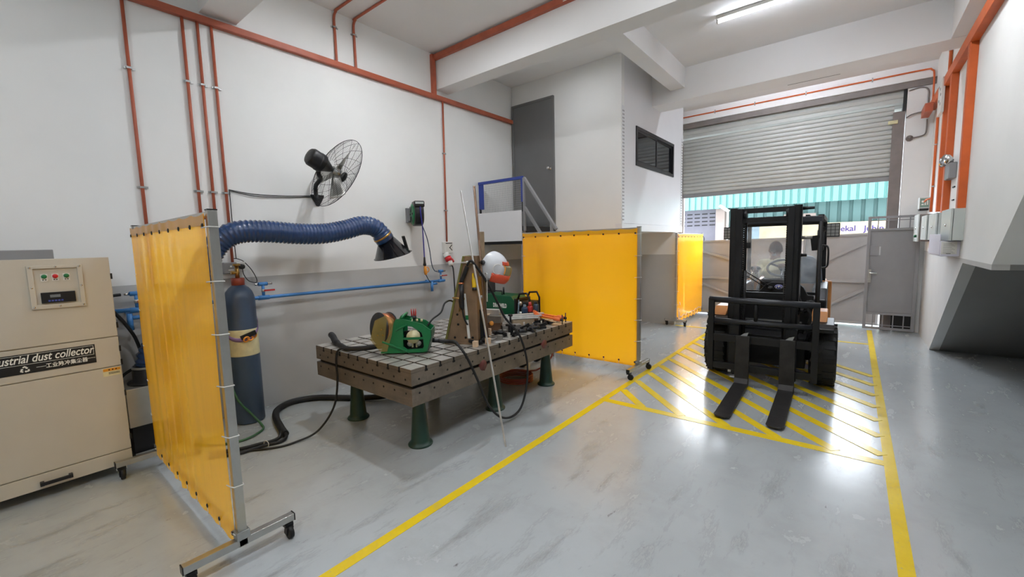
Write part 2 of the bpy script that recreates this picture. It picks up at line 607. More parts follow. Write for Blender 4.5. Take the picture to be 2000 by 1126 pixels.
# beams
for i, (a, b, z, x0, x1) in enumerate([(1.42, 1.72, 3.745, XL, XF), (4.20, 4.45, 3.785, XL, XR), (7.08, 7.49, 3.785, -2.69, XR)]):
    struct(MB().box(x0, x1, a, b, z, ZC).build(f'trim_{3 + i}', 'ceil'))
struct(MB().box(-2.39, -2.17, 4.45, 7.08, 3.96, ZC).build('trim_6', 'ceil'))
struct(MB().box(.74, XR, 4.45, 7.08, 3.79, ZC).build('trim_7', 'ceil'))
MB().box(-.86, -.26, 7.485, 7.493, 3.783, 3.79).build('paint_crack', 'ink', bpy.data.objects['trim_5'])
# shutter wall: lintel, right pier
ws = struct(MB().box(-4.69, XR + .1, 9.44, 9.62, 4.02, ZC).build('wall_front', 'ceil'))
struct(MB().box(-4.69, XR, 9.47, 9.58, 3.92, 4.02).build('trim_8', 'shutdark'))
struct(MB().box(.545, XR + .1, 9.5, 9.75, 0, 4.02).build('wall_pier', 'white'))
struct(MB().box(-4.69, -2.95, 9.5, 9.75, 0, 4.02).build('wall_pier_left', 'white'))
struct(MB().box(-12, 9, 9.76, 9.98, 4.02, 8.5).build('wall_upper', 'asph'))  # unseen upper storey, height set to block sky light on the cladding opposite
struct(MB().box(-2.98, .56, 9.98, 10.0, 3.6, 4.3).build('trim_9', 'shutdark'))

# ---- mezzanine office
YO, XO, YOB = 5.914, -2.69, 8.70
ZM = 1.76
struct(MB().box(XL, XO, YO, YO + .1, 1.58, ZC).build('wall_office_front', 'white'))
wo = MB()
wy0, wy1, wz0, wz1 = 6.43, 8.16, 2.77, 3.36
wo.box(XO - .08, XO, YO + .1, wy0, 1.88, ZC).box(XO - .08, XO, wy1, YOB, 1.88, ZC)
wo.box(XO - .08, XO, wy0, wy1, 1.88, wz0).box(XO - .08, XO, wy0, wy1, wz1, ZC)
wo = struct(wo.build('wall_office_right', 'panel'))
MB().box(XO - .09, XO + .015, YO - .004, YOB, ZM, 1.876).build('edge_channel', 'panel', wo, .004)
for nm, yy in (('perforated_strip', YO + .02), ('perforated_strip', YOB - .09)):
    s_ = MB().box(XO, XO + .006, yy, yy + .075, 1.88, 3.55).build(nm, 'panel', wo)
    mb = MB()
    for k in range(32):
        z = 1.93 + k * .05
        for dy in (.02, .052):
            mb.obox((XO + .0065, yy + dy, z + (0 if dy < .03 else .0)), (0, 1, 0), (0, 0, 1), (1, 0, 0), .011, .022, .002)
    mb.build('slot_hole', 'ink', s_)
struct(MB().box(XL, XO - .08, YOB, YOB + .1, ZM, ZC).build('wall_office_back', 'white'))
struct(MB().box(XL, XO - .09, YO + .1, YOB, ZM, ZM + .1).build('trim_10', 'white'))
wb = struct(MB().box(XL, XO + .05, 8.2, 8.3, DADO, ZM).build('wall_recess', 'white'))
MB().box(XL, XO + .05, 8.2, 8.3, 0, DADO).build('grey_dado', 'dado', wb)
struct(MB().box(-3.47, -3.40, 6.02, 8.2, 0, ZM).build('wall_light_blocker', 'dado'))  # added unseen wall, keeps door light off the space under the landing
# office door
d = struct(MB().box(-4.63, -3.86, YO - .028, YO - .004, 1.90, 3.90).build('door_1', 'doorgrey'))
d['label'] = 'tall grey flush door of the raised office'
mb = MB()
mb.box(-4.665, -4.63, YO - .04, YO, 1.885, 3.935).box(-3.86, -3.825, YO - .04, YO, 1.885, 3.935).box(-4.63, -3.86, YO - .04, YO, 3.90, 3.935)
mb.build('door_frame', 'doorgrey', d)
MB().lathe([(.03, 0), (.03, .006), (.011, .01), (.011, .035), (.024, .045), (.028, .06), (.02, .072), (0, .075)], (-3.905, YO - .028, 2.815), (0, -1, 0), 18).build('door_knob', 'chrome', d)
# office window
w = struct(MB().plate([(wy0, wz0), (wy1, wz0), (wy1, wz1), (wy0, wz1)],
     [[(wy0 + .05, wz0 + .05), (wy1 - .05, wz0 + .05), (wy1 - .05, wz1 - .05), (wy0 + .05, wz1 - .05)]], (XO - .06, 0, 0), (0, 1, 0), (0, 0, 1), .075).build('window_1', 'blackm'))
w['label'] = 'black framed sliding window of the raised office'
ymid = (wy0 + wy1) / 2
for a, b, xo in ((wy0 + .04, ymid + .02, -.012), (ymid - .02, wy1 - .04, -.036)):
    s_ = MB().plate([(a, wz0 + .045), (b, wz0 + .045), (b, wz1 - .045), (a, wz1 - .045)], [[(a + .03, wz0 + .08), (b - .03, wz0 + .08), (b - .03, wz1 - .08), (a + .03, wz1 - .08)]], (XO + xo, 0, 0), (0, 1, 0), (0, 0, 1), .02).build('sliding_sash', 'blackm', w)
    MB().box(XO + xo + .007, XO + xo + .012, a + .03, b - .03, wz0 + .08, wz1 - .08).build('pane', 'tint', s_)

# ================================================================== STAIR TO THE OFFICE
t = thing('steel_landing', 'raised steel landing with blue rail and white board below the office door', 'landing', (-4.0, 5.4, 0))
MB().box(XL + .01, -3.80, 4.955, 4.975, 1.655, 2.10).build('fascia_board', 'panel', t, .003)['label'] = 'white fascia board'
MB().box(XL + .01, -3.80, 4.98, YO - .045, 1.80, 1.87).build('landing_deck', 'blackm', t)
MB().box(XL + .01, -3.79, 4.985, 5.03, 1.61, 1.66).build('landing_beam', 'blackm', t)
MB().box(-4.66, -4.56, 4.99, 5.0, 2.16, 2.55).build('post_plate', 'bluerail', t)['label'] = 'blue flat post'
MB().bar((-4.66, 5.0, 2.565), (-3.785, 5.0, 2.565), .04, .04).build('top_rail', 'bluerail', t)['label'] = 'blue top rail'
MB().bar((-3.80, 5.0, 2.55), (-3.80, 5.0, 2.22), .04, .03).build('rail_post', 'bluerail', t)['label'] = 'blue rail post'
MB().bar((-3.80, 5.0, 2.22), (-3.80, 5.0, 2.08), .03, .02).build('post_foot', 'blackm', t)
MB().bar((-4.64, 5.0, 2.17), (-4.64, 5.0, 2.08), .03, .02).build('post_foot', 'blackm', t)
mb = MB()
for i in range(29):
    x = -4.545 + i * .0255
    mb.bar((x, 5.01, 2.1), (x, 5.01, 2.55), .0022, .0022)
for i in range(14):
    z = 2.12 + i * .032
    mb.bar((-4.55, 5.01, z), (-3.81, 5.01, z), .0022, .0022)
mb.build('mesh_infill', 'galv', t)
MB().bar((-3.765, 4.995, 2.56), (-3.225, 4.995, 1.80), .03, .05, (0, 1, 0)).build('handrail', 'greymet', t)
MB().bar((-3.765, 4.995, 2.14), (-3.31, 4.995, 1.50), .03, .05, (0, 1, 0)).build('mid_rail', 'greymet', t)
MB().bar((-3.77, 4.995, 1.80), (-3.77, 4.995, 2.56), .03, .03).build('rail_post', 'greymet', t)
MB().bar((-3.30, 4.995, 0), (-3.30, 4.995, 1.90), .035, .035).build('rail_post', 'greymet', t)
for y in (5.02, 5.82):
    MB().bar((-3.82, y, 0), (-3.82, y, 1.80), .05, .05).build('support_post', 'greymet', t)

recentre(tag(MB().obox((-3.36, 8.10, .49), (1, 0, 0), (0, .995, .1), (0, -.1, .995), .17, .02, .96).build('board', 'lilac'), 'narrow pale board leaning in the dark recess under the office', 'board'))

# ================================================================== ROLLER SHUTTER
t = thing('roller_shutter', 'half raised grey slatted roller shutter over the entrance', 'roller shutter', (-1.3, 9.6, 2.5))
pitch, z0, n = .075, 2.575, 15
prof = []
for k in range(n):
    zb = z0 + k * pitch
    for f, dd in ((0, .014), (.05, .014), (.09, 0), (.25, -.007), (.5, -.010), (.75, -.007), (.91, 0), (.95, .014)):
        prof.append((dd, zb + f * pitch))
ztop = z0 + n * pitch
mb = MB()
R, cy = .20, 9.75
pts = [(9.55 + dd, z) for dd, z in prof]
for k in range(6):
    a = PI - k * .13
    for f, dr in ((0, -.008), (.12, 0), (.5, .014), (.88, 0)):
        aa = a - f * .13 * 1.9
pts += [(9.55, ztop)]
vs = []
for y, z in pts:
    vs += [(-2.95, y, z), (.40, y, z), (-2.95, y + .02, z), (.40, y + .02, z)]
fs = []
for i in range(len(pts) - 1):
    a, b = 4 * i, 4 * (i + 1)
    fs += [(a, a + 1, b + 1, b), (a + 2, b + 2, b + 3, a + 3)]
mb.add(vs, fs)
mb.build('slat_curtain', 'shutter', t)
mb = MB()
ring = []
nr = 11
for k in range(nr):
    for f, dr in ((0, -.01), (.1, 0), (.5, .016), (.9, 0)):
        a = 2 * PI * (k + f) / nr
        ring.append((cy + (R + dr) * math.cos(a), 3.86 + (R + dr) * math.sin(a)))
mb.prism(ring, (-2.95, 0, 0), (0, 1, 0), (0, 0, 1), 3.45)
mb.build('coiled_slats', 'shutter', t)
MB().box(-2.95, .40, 9.535, 9.585, 2.50, 2.572).build('bottom_bar', 'greymet', t, .004)
for x0, x1 in ((.385, .535), (-3.05, -2.93)):
    mb = MB()
    mb.box(x0, x1, 9.50, 9.525, 0, 3.58).box(x0, x1, 9.60, 9.625, 0, 3.58).box(x1 - .03 if x0 > 0 else x0, x1 if x0 > 0 else x0 + .03, 9.525, 9.60, 0, 3.58)
    mb.build('guide_rail', 'shutdark', t)
MB().box(.50, .535, 9.5, 9.96, 3.58, 4.0).build('end_plate', 'blackm', t)
MB().box(.33, .45, 9.478, 9.50, 3.40, 3.455).build('lock_bolt', 'cream', t, .004)

# ================================================================== ENTRANCE GATE behind the shutter
def leaf(name, label, x0, x1, ztl, ztr, braces, hinge):
    t = thing(name, label, 'gate', ((x0 + x1) / 2, 9.8, .03))
    MB().prism([(x0, .03), (x1, .03), (x1, ztr), (x0, ztl)], (0, 9.80, 0), (1, 0, 0), (0, 0, 1), -.006).build('sheet', 'gate', t)
    mb = MB()
    mb.bar((x0, 9.785, ztl - .015), (x1, 9.785, ztr - .015), .03, .035)
    mb.build('top_rail', 'gate', t)
    MB().bar((x0, 9.78, .05), (x1, 9.78, .05), .04, .04).build('bottom_rail', 'gate', t)
    MB().bar((x0, 9.768, .80), (x1, 9.768, .80), .06, .05).build('middle_rail', 'gate', t)
    for x in (x0 + .02, x1 - .02):
        MB().bar((x, 9.78, .03), (x, 9.78, min(ztl, ztr)), .035, .035).build('stile', 'gate', t)
    for a, b in braces:
        MB().bar((a[0], 9.772, a[1]), (b[0], 9.772, b[1]), .045, .045).build('brace', 'gate', t)
    return t
leaf('entrance_gate', 'left leaf of the grey sheet metal entrance gate behind the yellow screen', -2.93, -.80, 1.58, 1.61, [((-2.9, 1.46), (-.85, .84)), ((-2.9, .78), (-.85, .06))], 0)
leaf('entrance_gate', 'right leaf of the grey sheet metal entrance gate beside the open wicket door', -.77, .37, 1.62, 1.66, [((-.75, .98), (.36, 1.60)), ((-.75, .10), (.36, .78))], 1)

t = thing('wicket_door', 'grey steel wicket door with barred top and bottom openings standing open', 'door', (.47, 9.36, .02))
x0, x1, zz0, zz1, yd = .155, .80, .03, 1.92, 9.36
fr = MB()
fr.bar((x0 + .02, yd, zz0 + .003), (x0 + .02, yd, zz1 - .003), .042, .042).bar((x1 - .02, yd, zz0 + .003), (x1 - .02, yd, zz1 - .003), .042, .042)
for z in (zz0 + .02, zz1 - .02, 1.70, .30):
    fr.bar((x0 + .003, yd, z), (x1 - .003, yd, z), .04, .035)
fr.build('frame', 'greymet', t)
pl = [(x0 + .03, .29), (x1 - .03, .29), (x1 - .03, 1.71), (x0 + .03, 1.71)]
hx0, hz0 = x0 + .10, 1.28
MB().plate(pl, [[(hx0 + .055, hz0), (hx0 + .08, hz0), (hx0 + .08, hz0 + .14), (hx0 + .055, hz0 + .14)]], (0, yd + .006, 0), (1, 0, 0), (0, 0, 1), .004).build('door_sheet', 'greymet', t)
MB().box(hx0 - .08, hx0 + .06, yd - .008, yd, hz0 - .01, hz0 + .16).build('hatch_flap', 'greymet', t, .002)
for zz, zt_ in ((1.70, 1.92), (.03, .30)):
    for k in range(1, 5):
        x = x0 + (x1 - x0) * k / 5
        MB().bar((x, yd, zz), (x, yd, zt_), .014, .014).build('bar', 'greymet', t)
    zmid = (zz + zt_) / 2 + (.04 if zz > 1 else -.06)
    MB().bar((x0, yd, zmid), (x1, yd, zmid), .012, .012).build('bar', 'greymet', t)
MB().box(x0 + .36, x1 - .02, yd + .012, yd + .018, .03, .30).build('kick_plate', 'castd', t)
mb = MB().obox((x0 + .055, yd - .025, .93), (1, 0, 0), (0, 1, 0), (0, 0, 1), .04, .012, .22)
mb.cyl((x0 + .055, yd - .03, .98), (x0 + .055, yd - .06, .98), .012).cyl((x0 + .055, yd - .06, .98), (x0 + .15, yd - .06, .975), .01)
mb.cyl((x0 + .055, yd - .03, .86), (x0 + .055, yd - .055, .86), .022)
mb.build('door_handle', 'alu', t)

# ================================================================== OUTSIDE, across the lane
struct(MB().box(-12, 9, 10.0, 30, -.14, -.02).build('outside_ground', 'asph'))
t = thing('warehouse', 'aqua clad warehouse across the lane seen under the shutter', 'building', (-2.4, 17, 0))
def corrugated(x0, x1, y, z0, z1, pitch, amp):
    pts = []
    x = x0
    while x < x1:
        pts += [(x, y), (x + pitch * .62, y), (x + pitch * .7, y + amp), (x + pitch * .92, y + amp)]
        x += pitch
    mb = MB()
    vs = [(px, py, z) for px, py in pts for z in (z0, z1)]
    return mb.add(vs, [(2 * i, 2 * i + 2, 2 * i + 3, 2 * i + 1) for i in range(len(pts) - 1)])
corrugated(-9, 4, 16.6, 2.70, 3.60, .21, .05).build('eaves_cladding', 'cyan', t)
MB().prism([(16.6, 3.60), (21, 4.6), (21, 4.65), (16.55, 3.66)], (-9, 0, 0), (0, 1, 0), (0, 0, 1), 13).build('roof', 'cyan2', t)
corrugated(-4.6, 4, 17.6, 0, 3.2, .30, .06).build('wall_cladding', 'cyan2', t)
MB().box(-9, -4.06, 17.3, 17.5, 0, 2.9).build('brick_wall', 'brick', t)
for k in range(9):
    for j in range(4):
        x = -6.6 + k * .27 + (.0 if k < 3 else .12)
        MB().box(x, x + .19, 17.285, 17.32, 2.14 + j * .14, 2.18 + j * .14).build('vent_slot', 'castd', t)
MB().box(-4.06, -3.76, 17.1, 17.5, 0, 2.9).build('column', 'pinkcol', t)
MB().box(-1.95, -1.05, 17.3, 17.34, 0, 2.4).build('shop_shutter', 'pinkcol', t)
MB().box(-3.4, -1.3, 17.35, 17.4, 0, 2.2).build('glazed_bay', 'clearp', t)
t = thing('shop_sign', 'long cream sign board with purple lettering above the gate', 'sign', (.3, 16.9, 1.6))
MB().box(-2.6, 3.2, 16.88, 16.92, 1.50, 2.05).build('sign_board', 'signc', t, .005)
text_mb('Pem', .235, (-.885, 16.88, 1.765), (1, 0, 0), (0, 0, 1), bold=.006, spacing=1.0).build('lettering', 'signtxt', t)
text_mb('bekal', .235, (-.50, 16.88, 1.772), (1, 0, 0), (0, 0, 1), bold=.006, spacing=1.0, squash=1.0).build('lettering', 'signtxt', t)
text_mb('Jubin', .235, (.185, 16.88, 1.755), (1, 0, 0), (0, 0, 1), bold=.006, spacing=1.0, squash=1.0).build('lettering', 'signtxt', t)
recentre(tag(MB().box(-5.25, -4.55, 16.7, 16.75, 0, 1.62).obox((-4.65, 16.72, 1.62), (1, 0, 0), (0, 0, 1), (0, 1, 0), .1, .3, .04).torus((-4.55, 16.72, 1.62), (0, 1, 0), .2, .02, 24, 6).build('parked_trolley', 'blackm'), 'dark hoop of a trolley parked against the grey brick wall outside', 'trolley'))
# street lamp arm by the gate
recentre(tag(MB().cyl((-3.25, 15.2, 0), (-3.25, 15.2, 2.55), .03).obox((-3.36, 15.2, 2.60), (.8, 0, -.6), (0, 1, 0), (.6, 0, .8), .34, .1, .08).build('pole_lamp', 'offwhite'), 'small white lamp head on a pole outside beside the mast top', 'lamp'))

# ================================================================== LEFT WALL
t = thing('cable_trunking', 'long orange cable trunking running high along the left wall', 'trunking', (XL, 2.5, 3.65))
MB().box(XL, XL + .05, -3.9, YO, 3.648, 3.708).build('trunking_body', 'orange', t, .002)
MB().box(XL + .05, XL + .053, -3.9, YO, 3.652, 3.704).build('trunking_lid', 'orange', t)
t = thing('cable_trunking', 'orange trunking with chipped paint along the top of the ceiling beam', 'trunking', (-1.9, 4.17, 4.16))
MB().box(XL + .02, XR, 4.15, 4.2, 4.165, 4.235).build('trunking_body', 'orange', t, .002)
MB().box(XL, XL + .05, 4.12, 4.18, 3.708, 4.235).build('trunking_drop', 'orange', t, .002)
mb = MB()
for k in range(16):
    x = -2.6 + random.random() * 1.5
    mb.obox((x, 4.1485, 4.20 + random.uniform(-.028, .03)), (1, 0, random.uniform(-.1, .1)), (0, 0, 1), (0, 1, 0), random.uniform(.03, .14), random.uniform(.006, .018), .002)
mb.build('chipped_paint', 'offwhite', t)

def conduit(label, pts, r=.0125, clips=(), mt='orange', n=8, clip_n=(1, 0, 0), clip_u=(0, 1, 0), group=None):
    p0 = pts[-1]
    t = thing('conduit', label, 'conduit', p0, group)
    MB().tube(pts, r, 10).build('pipe', mt, t)
    for c in clips:
        c = V(c)
        nn, u = V(clip_n), V(clip_u)
        w = nn.cross(u)
        mb = MB()
        mb.obox(c + nn * r, u, w, nn, 2.9 * r, .016, .003)
        mb.obox(c + u * r * 2.2 - nn * (r * .9), u, w, nn, r * 2.2, .018, .004)
        mb.obox(c + u * r * 1.35, u, w, nn, .004, .016, 2 * r)
        mb.obox(c - u * r * 1.35, u, w, nn, .004, .016, 2 * r)
        mb.obox(c - u * r * 2.0 - nn * (r * .9), u, w, nn, r * 1.4, .018, .004)
        mb.build('saddle_clip', 'galv', t)
    return t
xw = XL + .02
for y, zb, lab in ((.89, 1.3, 'orange conduit farthest left, dropping behind the top corner of the near yellow screen'),
                   (1.283, 1.5, 'first of the three close orange conduits, nearest the near yellow screen'),
                   (1.395, 1.5, 'middle one of the three close orange conduits above the near screen'),
                   (1.502, 1.50, 'third of the close orange conduits, running down behind the blue duct to a socket')):
    conduit(lab, [(xw, y, 3.65), (xw, y, zb)], clips=[(xw, y, 3.11), (xw, y, 2.155)])
conduit('orange conduit dropping to the red and white industrial socket', [(xw, 4.31, 3.65), (xw, 4.285, 1.67)], clips=[(xw, 4.305, 2.93), (xw, 4.295, 2.12)])
for y, lab in ((2.72, 'left of two orange pipes bending from the trunking onto the ceiling'), (2.96, 'right of two orange pipes bending from the trunking onto the ceiling')):
    conduit(lab, smooth_path([(xw, y, 3.70), (xw, y, 4.0), (xw, y, 4.18), (xw + .05, y, 4.235), (xw + .15, y, 4.245), (-3.35 if y < 2.8 else -3.0, y, 4.245)], 8), .014, clips=[(xw, y, 4.08)])

# thin fan cable on the wall
recentre(tag(MB().tube(smooth_path([(XL + .008, 1.53, 2.19), (XL + .008, 1.75, 2.165), (XL + .008, 2.05, 2.17), (XL + .008, 2.33, 2.19)]), .004, 6).tube(smooth_path([(XL + .008, 1.53, 2.185), (XL + .012, 1.75, 2.145), (XL + .008, 2.05, 2.155), (XL + .008, 2.33, 2.178)]), .004, 6)
     .tube(smooth_path([(XL + .02, 1.53, 2.185), (XL + .036, 1.525, 2.0), (XL + .036, 1.525, 1.75), (XL + .036, 1.53, 1.53)]), .004, 6).build('fan_cable', 'black'), 'thin black cable strung along the wall to the fan bracket', 'cable'))

# ---- wall fan
t = thing('wall_fan', 'black wire caged industrial fan on the left wall', 'fan', (XL, 2.39, 2.08))
fc = V((-4.235, 2.38, 2.392))
ax = V((-.09, .91, -.405)).normalized()
u, w = frame_for(ax)
MB().prism([(-.075, .0), (.075, .0), (.075, .02), (.015, .125), (-.015, .125), (-.075, .02)][::-1], (XL, 2.392, 2.205), (0, 1, 0), (0, 0, -1), -.012).build('wall_bracket', 'blackm', t, .003)
mc = fc - ax * .19
arm = smooth_path([(XL + .01, 2.375, 2.17), (XL + .16, 2.30, 2.20), (XL + .24, 2.265, 2.27), (XL + .34, 2.27, 2.33), (mc.x - .05, mc.y + .0, mc.z - .10), mc], 6)
MB().tube(arm, .022, 10).build('arm', 'blackm', t)
MB().lathe([(.03, -.13), (.075, -.125), (.09, -.10), (.09, -.03), (.094, -.025), (.094, .02), (.07, .05), (.05, .09), (.03, .13), (0, .13)], mc, ax, 26).build('motor', 'blackm', t, .004)
Rf = .385
def cage(profile, nring, nrad, name):
    mb = MB()
    for j in range(nring):
        f = j / (nring - 1)
        r, h = profile(f)
        mb.torus(fc + ax * h, ax, r, .0008, 44, 3)
    for k in range(nrad):
        a = 2 * PI * k / nrad
        pts = []
        for q in range(8):
            f = q / 7
            r, h = profile(f)
            aa = a + .5 * (f - .5)
            pts.append(fc + ax * h + (u * math.cos(aa) + w * math.sin(aa)) * r)
        mb.tube(pts, .0016, 5)
    mb.torus(fc + ax * profile(1)[1], ax, profile(1)[0], .003, 48, 6)
    mb.build(name, 'blackm', t)
cage(lambda f: (.05 + (Rf - .05) * f, .09 * (1 - f ** 2.2)), 24, 16, 'front_guard')
cage(lambda f: (.09 + (Rf - .09) * f, -.09 * (1 - f ** 2.2)), 20, 16, 'rear_guard')
MB().lathe([(.0, .085), (.055, .085), (.055, .10), (0, .104)], fc, ax, 24).build('hub_badge', 'blackm', t)
hb = MB().lathe([(.0, -.05), (.045, -.05), (.05, .03), (0, .04)], fc, ax, 20).build('hub', 'galv', t)
for k in range(3):
    a0 = 2 * PI * k / 3
    mb = MB()
    def bl(i, j, a0=a0):
        r = .05 + .30 * i
        aa = a0 + (j - .5) * (.55 - .1 * i)
        return fc + ax * (.035 * (j - .5) * 2 * -1) + (u * math.cos(aa) + w * math.sin(aa)) * r
    mb.grid(bl, 8, 4)
    mb.build('blade', 'alu', t, solid=.003)

# ---- hose reel
t = thing('hose_reel', 'green and black retractable air hose reel on the left wall', 'hose reel', (XL + .03, 3.70, 1.87), rotz=math.radians(-28))
wbk = MB().box(XL, XL + .03, 3.58, 3.64, 1.93, 2.12).box(XL + .005, XL + .07, 3.60, 3.66, 1.95, 2.10).build('wall_bracket', 'greymet', t, .003)
wbk.rotation_euler = (0, 0, math.radians(28))
RR = Matrix.Rotation(math.radians(-28), 3, 'Z')
rw = lambda p: V((XL + .03, 3.70, 1.87)) + RR @ (V(p) - V((XL + .03, 3.70, 1.87)))
prof = [(.0, 0), (.12, 0), (.155, .02), (.155, .075)]
ctr = V((XL + .20, 3.63, 2.03))
hx = MB()
out = []
for k in range(28):
    a = 2 * PI * k / 28
    out.append((.155 * math.copysign(abs(math.cos(a)) ** .75, math.cos(a)), .165 * math.copysign(abs(math.sin(a)) ** .75, math.sin(a))))
MB().prism(out, (ctr.x, 3.652, ctr.z), (0, 0, 1), (1, 0, 0), .12).build('drum_housing', 'black', t, .02)
gp = MB().lathe([(.0, 0), (.10, 0), (.135, .012), (.14, .03), (0, .03)], (ctr.x, 3.630, ctr.z), (0, 1, 0), 30).build('side_disc', 'greenp', t)
gp['label'] = 'green side disc'
mb = MB()
for k in range(6):
    a = 2 * PI * k / 6
    mb.obox((ctr.x + .075 * math.cos(a), 3.628, ctr.z + .075 * math.sin(a)), (math.cos(a), 0, math.sin(a)), (0, 1, 0), (-math.sin(a), 0, math.cos(a)), .07, .006, .022)
mb.build('spoke_rib', 'black', gp)
MB().box(ctr.x - .02, ctr.x + .17, 3.645, 3.78, 2.11, 2.19).build('outlet_hood', 'black', t, .015)
MB().box(ctr.x + .168, ctr.x + .174, 3.66, 3.765, 2.15, 2.175).build('hood_slot', 'ltgrey', t)
hp = smooth_path([(ctr.x + .155, 3.72, 2.15), (ctr.x + .17, 3.725, 2.0), (ctr.x + .15, 3.74, 1.87), (ctr.x + .10, 3.755, 1.7), (ctr.x + .09, 3.76, 1.47)], 8)
MB().tube(hp, .0075, 8).build('hose', 'bluehose', t)
e = V(hp[-1])
MB().lathe([(.008, .0), (.012, -.01), (.016, -.07), (.022, -.10), (.02, -.115), (0, -.115)], e, (0, 0, 1), 14).build('hose_stop', 'black', t)
e = rw(e)
t = thing('blow_gun', 'amber air blow gun hanging from the reel hose', 'blow gun', (e.x, e.y, e.z - .33))
mb = MB().tube([e + V((0, 0, -.11)), e + V((0, .005, -.15)), e + V((0, .012, -.2)), e + V((0, .01, -.235))], [.012, .02, .024, .016], 10)
mb.torus(e + V((.0, .035, -.17)), (1, 0, 0), .035, .006, 16, 6, -1.2, 1.9)
mb.build('gun_body', 'torange', t)
MB().tube([e + V((0, .01, -.23)), e + V((0, .05, -.30)), e + V((0, .09, -.345))], .005, 8).build('nozzle', 'blackm', t)
recentre(tag(MB().tube(smooth_path([rw((ctr.x + .12, 3.745, 1.88)), rw((ctr.x + .11, 3.80, 1.72)), (XL + .20, 3.80, 1.55), (XL + .16, 3.86, 1.36), (XL + .13, 3.93, 1.27), (XL + .12, 3.985, 1.257)], 8), .006, 8).build('air_hose', 'bluedk'), 'dark supply hose from the reel down to the blue air pipe', 'hose'))

# ---- industrial socket
t = thing('industrial_socket', 'white industrial socket with a red plug on the left wall', 'socket', (XL, 4.28, 1.36))
MB().box(XL, XL + .07, 4.20, 4.355, 1.50, 1.665).build('switch_box', 'offwhite', t, .006)
mb = MB()
mb.obox((XL + .071, 4.31, 1.60), (0, 1, .9), (0, -.9, 1), (1, 0, 0), .07, .012, .002).obox((XL + .071, 4.31, 1.565), (0, 1, -.9), (0, .9, 1), (1, 0, 0), .07, .012, .002).box(XL + .07, XL + .072, 4.215, 4.34, 1.64, 1.652)
mb.build('printed_mark', 'ink', t)
sd = V((.45, .12, -.88)).normalized()
so = V((XL + .05, 4.225, 1.50))
MB().lathe([(.0, 0), (.045, 0), (.045, .045), (.052, .05), (.052, .06), (0, .06)], so, sd, 20).build('socket_body', 'offwhite', t)
MB().lathe([(.05, .058), (.05, .12), (.04, .125), (.04, .13), (0, .13)], so, sd, 20).build('plug_collar', 'redclean', t)
MB().lathe([(.038, .128), (.034, .18), (.028, .2), (0, .2)], so, sd, 18).build('plug_body', 'offwhite', t)
MB().lathe([(0, 0), (.033, 0), (.033, .05), (0, .05)], so + sd * .09 + V((.0, .05, -.01)), sd, 16).build('plug_lid', 'redclean', t)
pe = so + sd * .195
recentre(tag(MB().tube(smooth_path([pe, pe + sd * .05, (-4.50, 4.24, 1.12), (-4.48, 4.22, .85), (-4.47, 4.15, .55), (-4.44, 4.05, .2), (-4.35, 3.9, .014), (-4.0, 3.6, .012), (-3.6, 3.3, .012)], 8), .010, 8).build('supply_cable', 'rubber'), 'black supply cable hanging from the red industrial plug', 'cable'))

# ---- small socket with plug beside the near screen
t = thing('wall_socket', 'grey weatherproof socket with black plug above the gas cylinder', 'socket', (XL, 1.49, 1.40))
MB().box(XL, XL + .075, 1.41, 1.52, 1.395, 1.50).build('box', 'greymet', t, .006)
MB().box(XL, XL + .05, 1.52, 1.60, 1.41, 1.50).build('face_plate', 'offwhite', t, .004)
MB().lathe([(.0, 0), (.026, 0), (.024, .04), (0, .045)], (XL + .05, 1.56, 1.455), (1, 0, 0), 16).build('plug', 'black', t)
mb = MB()
mb.box(XL + .075, XL + .0765, 1.46, 1.475, 1.455, 1.47).box(XL + .075, XL + .0765, 1.445, 1.49, 1.425, 1.432)
mb.build('printed_mark', 'inkw', t)
recentre(tag(MB().tube(smooth_path([(XL + .09, 1.56, 1.45), (XL + .09, 1.565, 1.38), (XL + .05, 1.62, 1.31), (XL + .03, 1.69, 1.29), (XL + .03, 1.695, 1.33), (XL + .02, 1.66, 1.42), (XL + .02, 1.60, 1.50), (XL + .02, 1.55, 1.53), (XL + .02, 1.515, 1.535)], 8), .004, 6).build('plug_lead', 'black'), 'thin black lead looping from the plug above the gas cylinder', 'cable'))

# ---- blue air line
t = thing('air_pipe', 'blue compressed air pipe running along the grey part of the left wall', 'pipe', (XL + .12, 2.2, 1.1))
px = XL + .12
MB().tube([(px, -.5, 1.16), (px, 4.12, 1.12)], .017, 12).build('main_pipe', 'bluepaint', t)
for y, z in ((.755, 1.146), (1.715, 1.14), (4.05, 1.12)):
    mb = MB().cyl((px, y - .05, z), (px, y + .05, z), .023).cyl((px, y, z), (px, y, z + .15), .014).cyl((px, y - .04, z + .135), (px, y + .04, z + .135), .019)
    tee = mb.build('tee_riser', 'bluepaint', t)
    MB().cyl((px, y - .075, z + .135), (px, y - .04, z + .135), .012).cyl((px, y + .04, z + .135), (px, y + .085, z + .135), .012).build('coupler', 'chrome', tee)
    MB().cyl((px, y, z + .055), (px, y, z + .085), .018).build('valve_body', 'alu', tee)
    MB().bar((px + .02, y, z + .07), (px + .02, y + .10, z + .07), .012, .016).build('valve_handle', 'red', tee)
for y in (.70, 3.88):
    mb = MB().bar((XL, y, 1.135), (px + .01, y, 1.115), .03, .012).cyl((px, y, 1.12), (px, y, .985), .02).cyl((px, y, 1.085), (px, y + .09, 1.085), .016)
    mb.build('drop_leg', 'bluepaint', t)
recentre(tag(MB().tube(smooth_path([(px, .66, 1.28), (px + .02, .60, 1.27), (px + .06, .58, 1.2), (px + .05, .66, 1.05), (px + .03, .72, .9), (px + .02, .735, .72), (px - .02, .62, .62), (XL + .07, .565, .5)], 8), .012, 8).build('air_hose', 'rubber'), 'black hose from the air pipe down beside the dust collector', 'hose'))

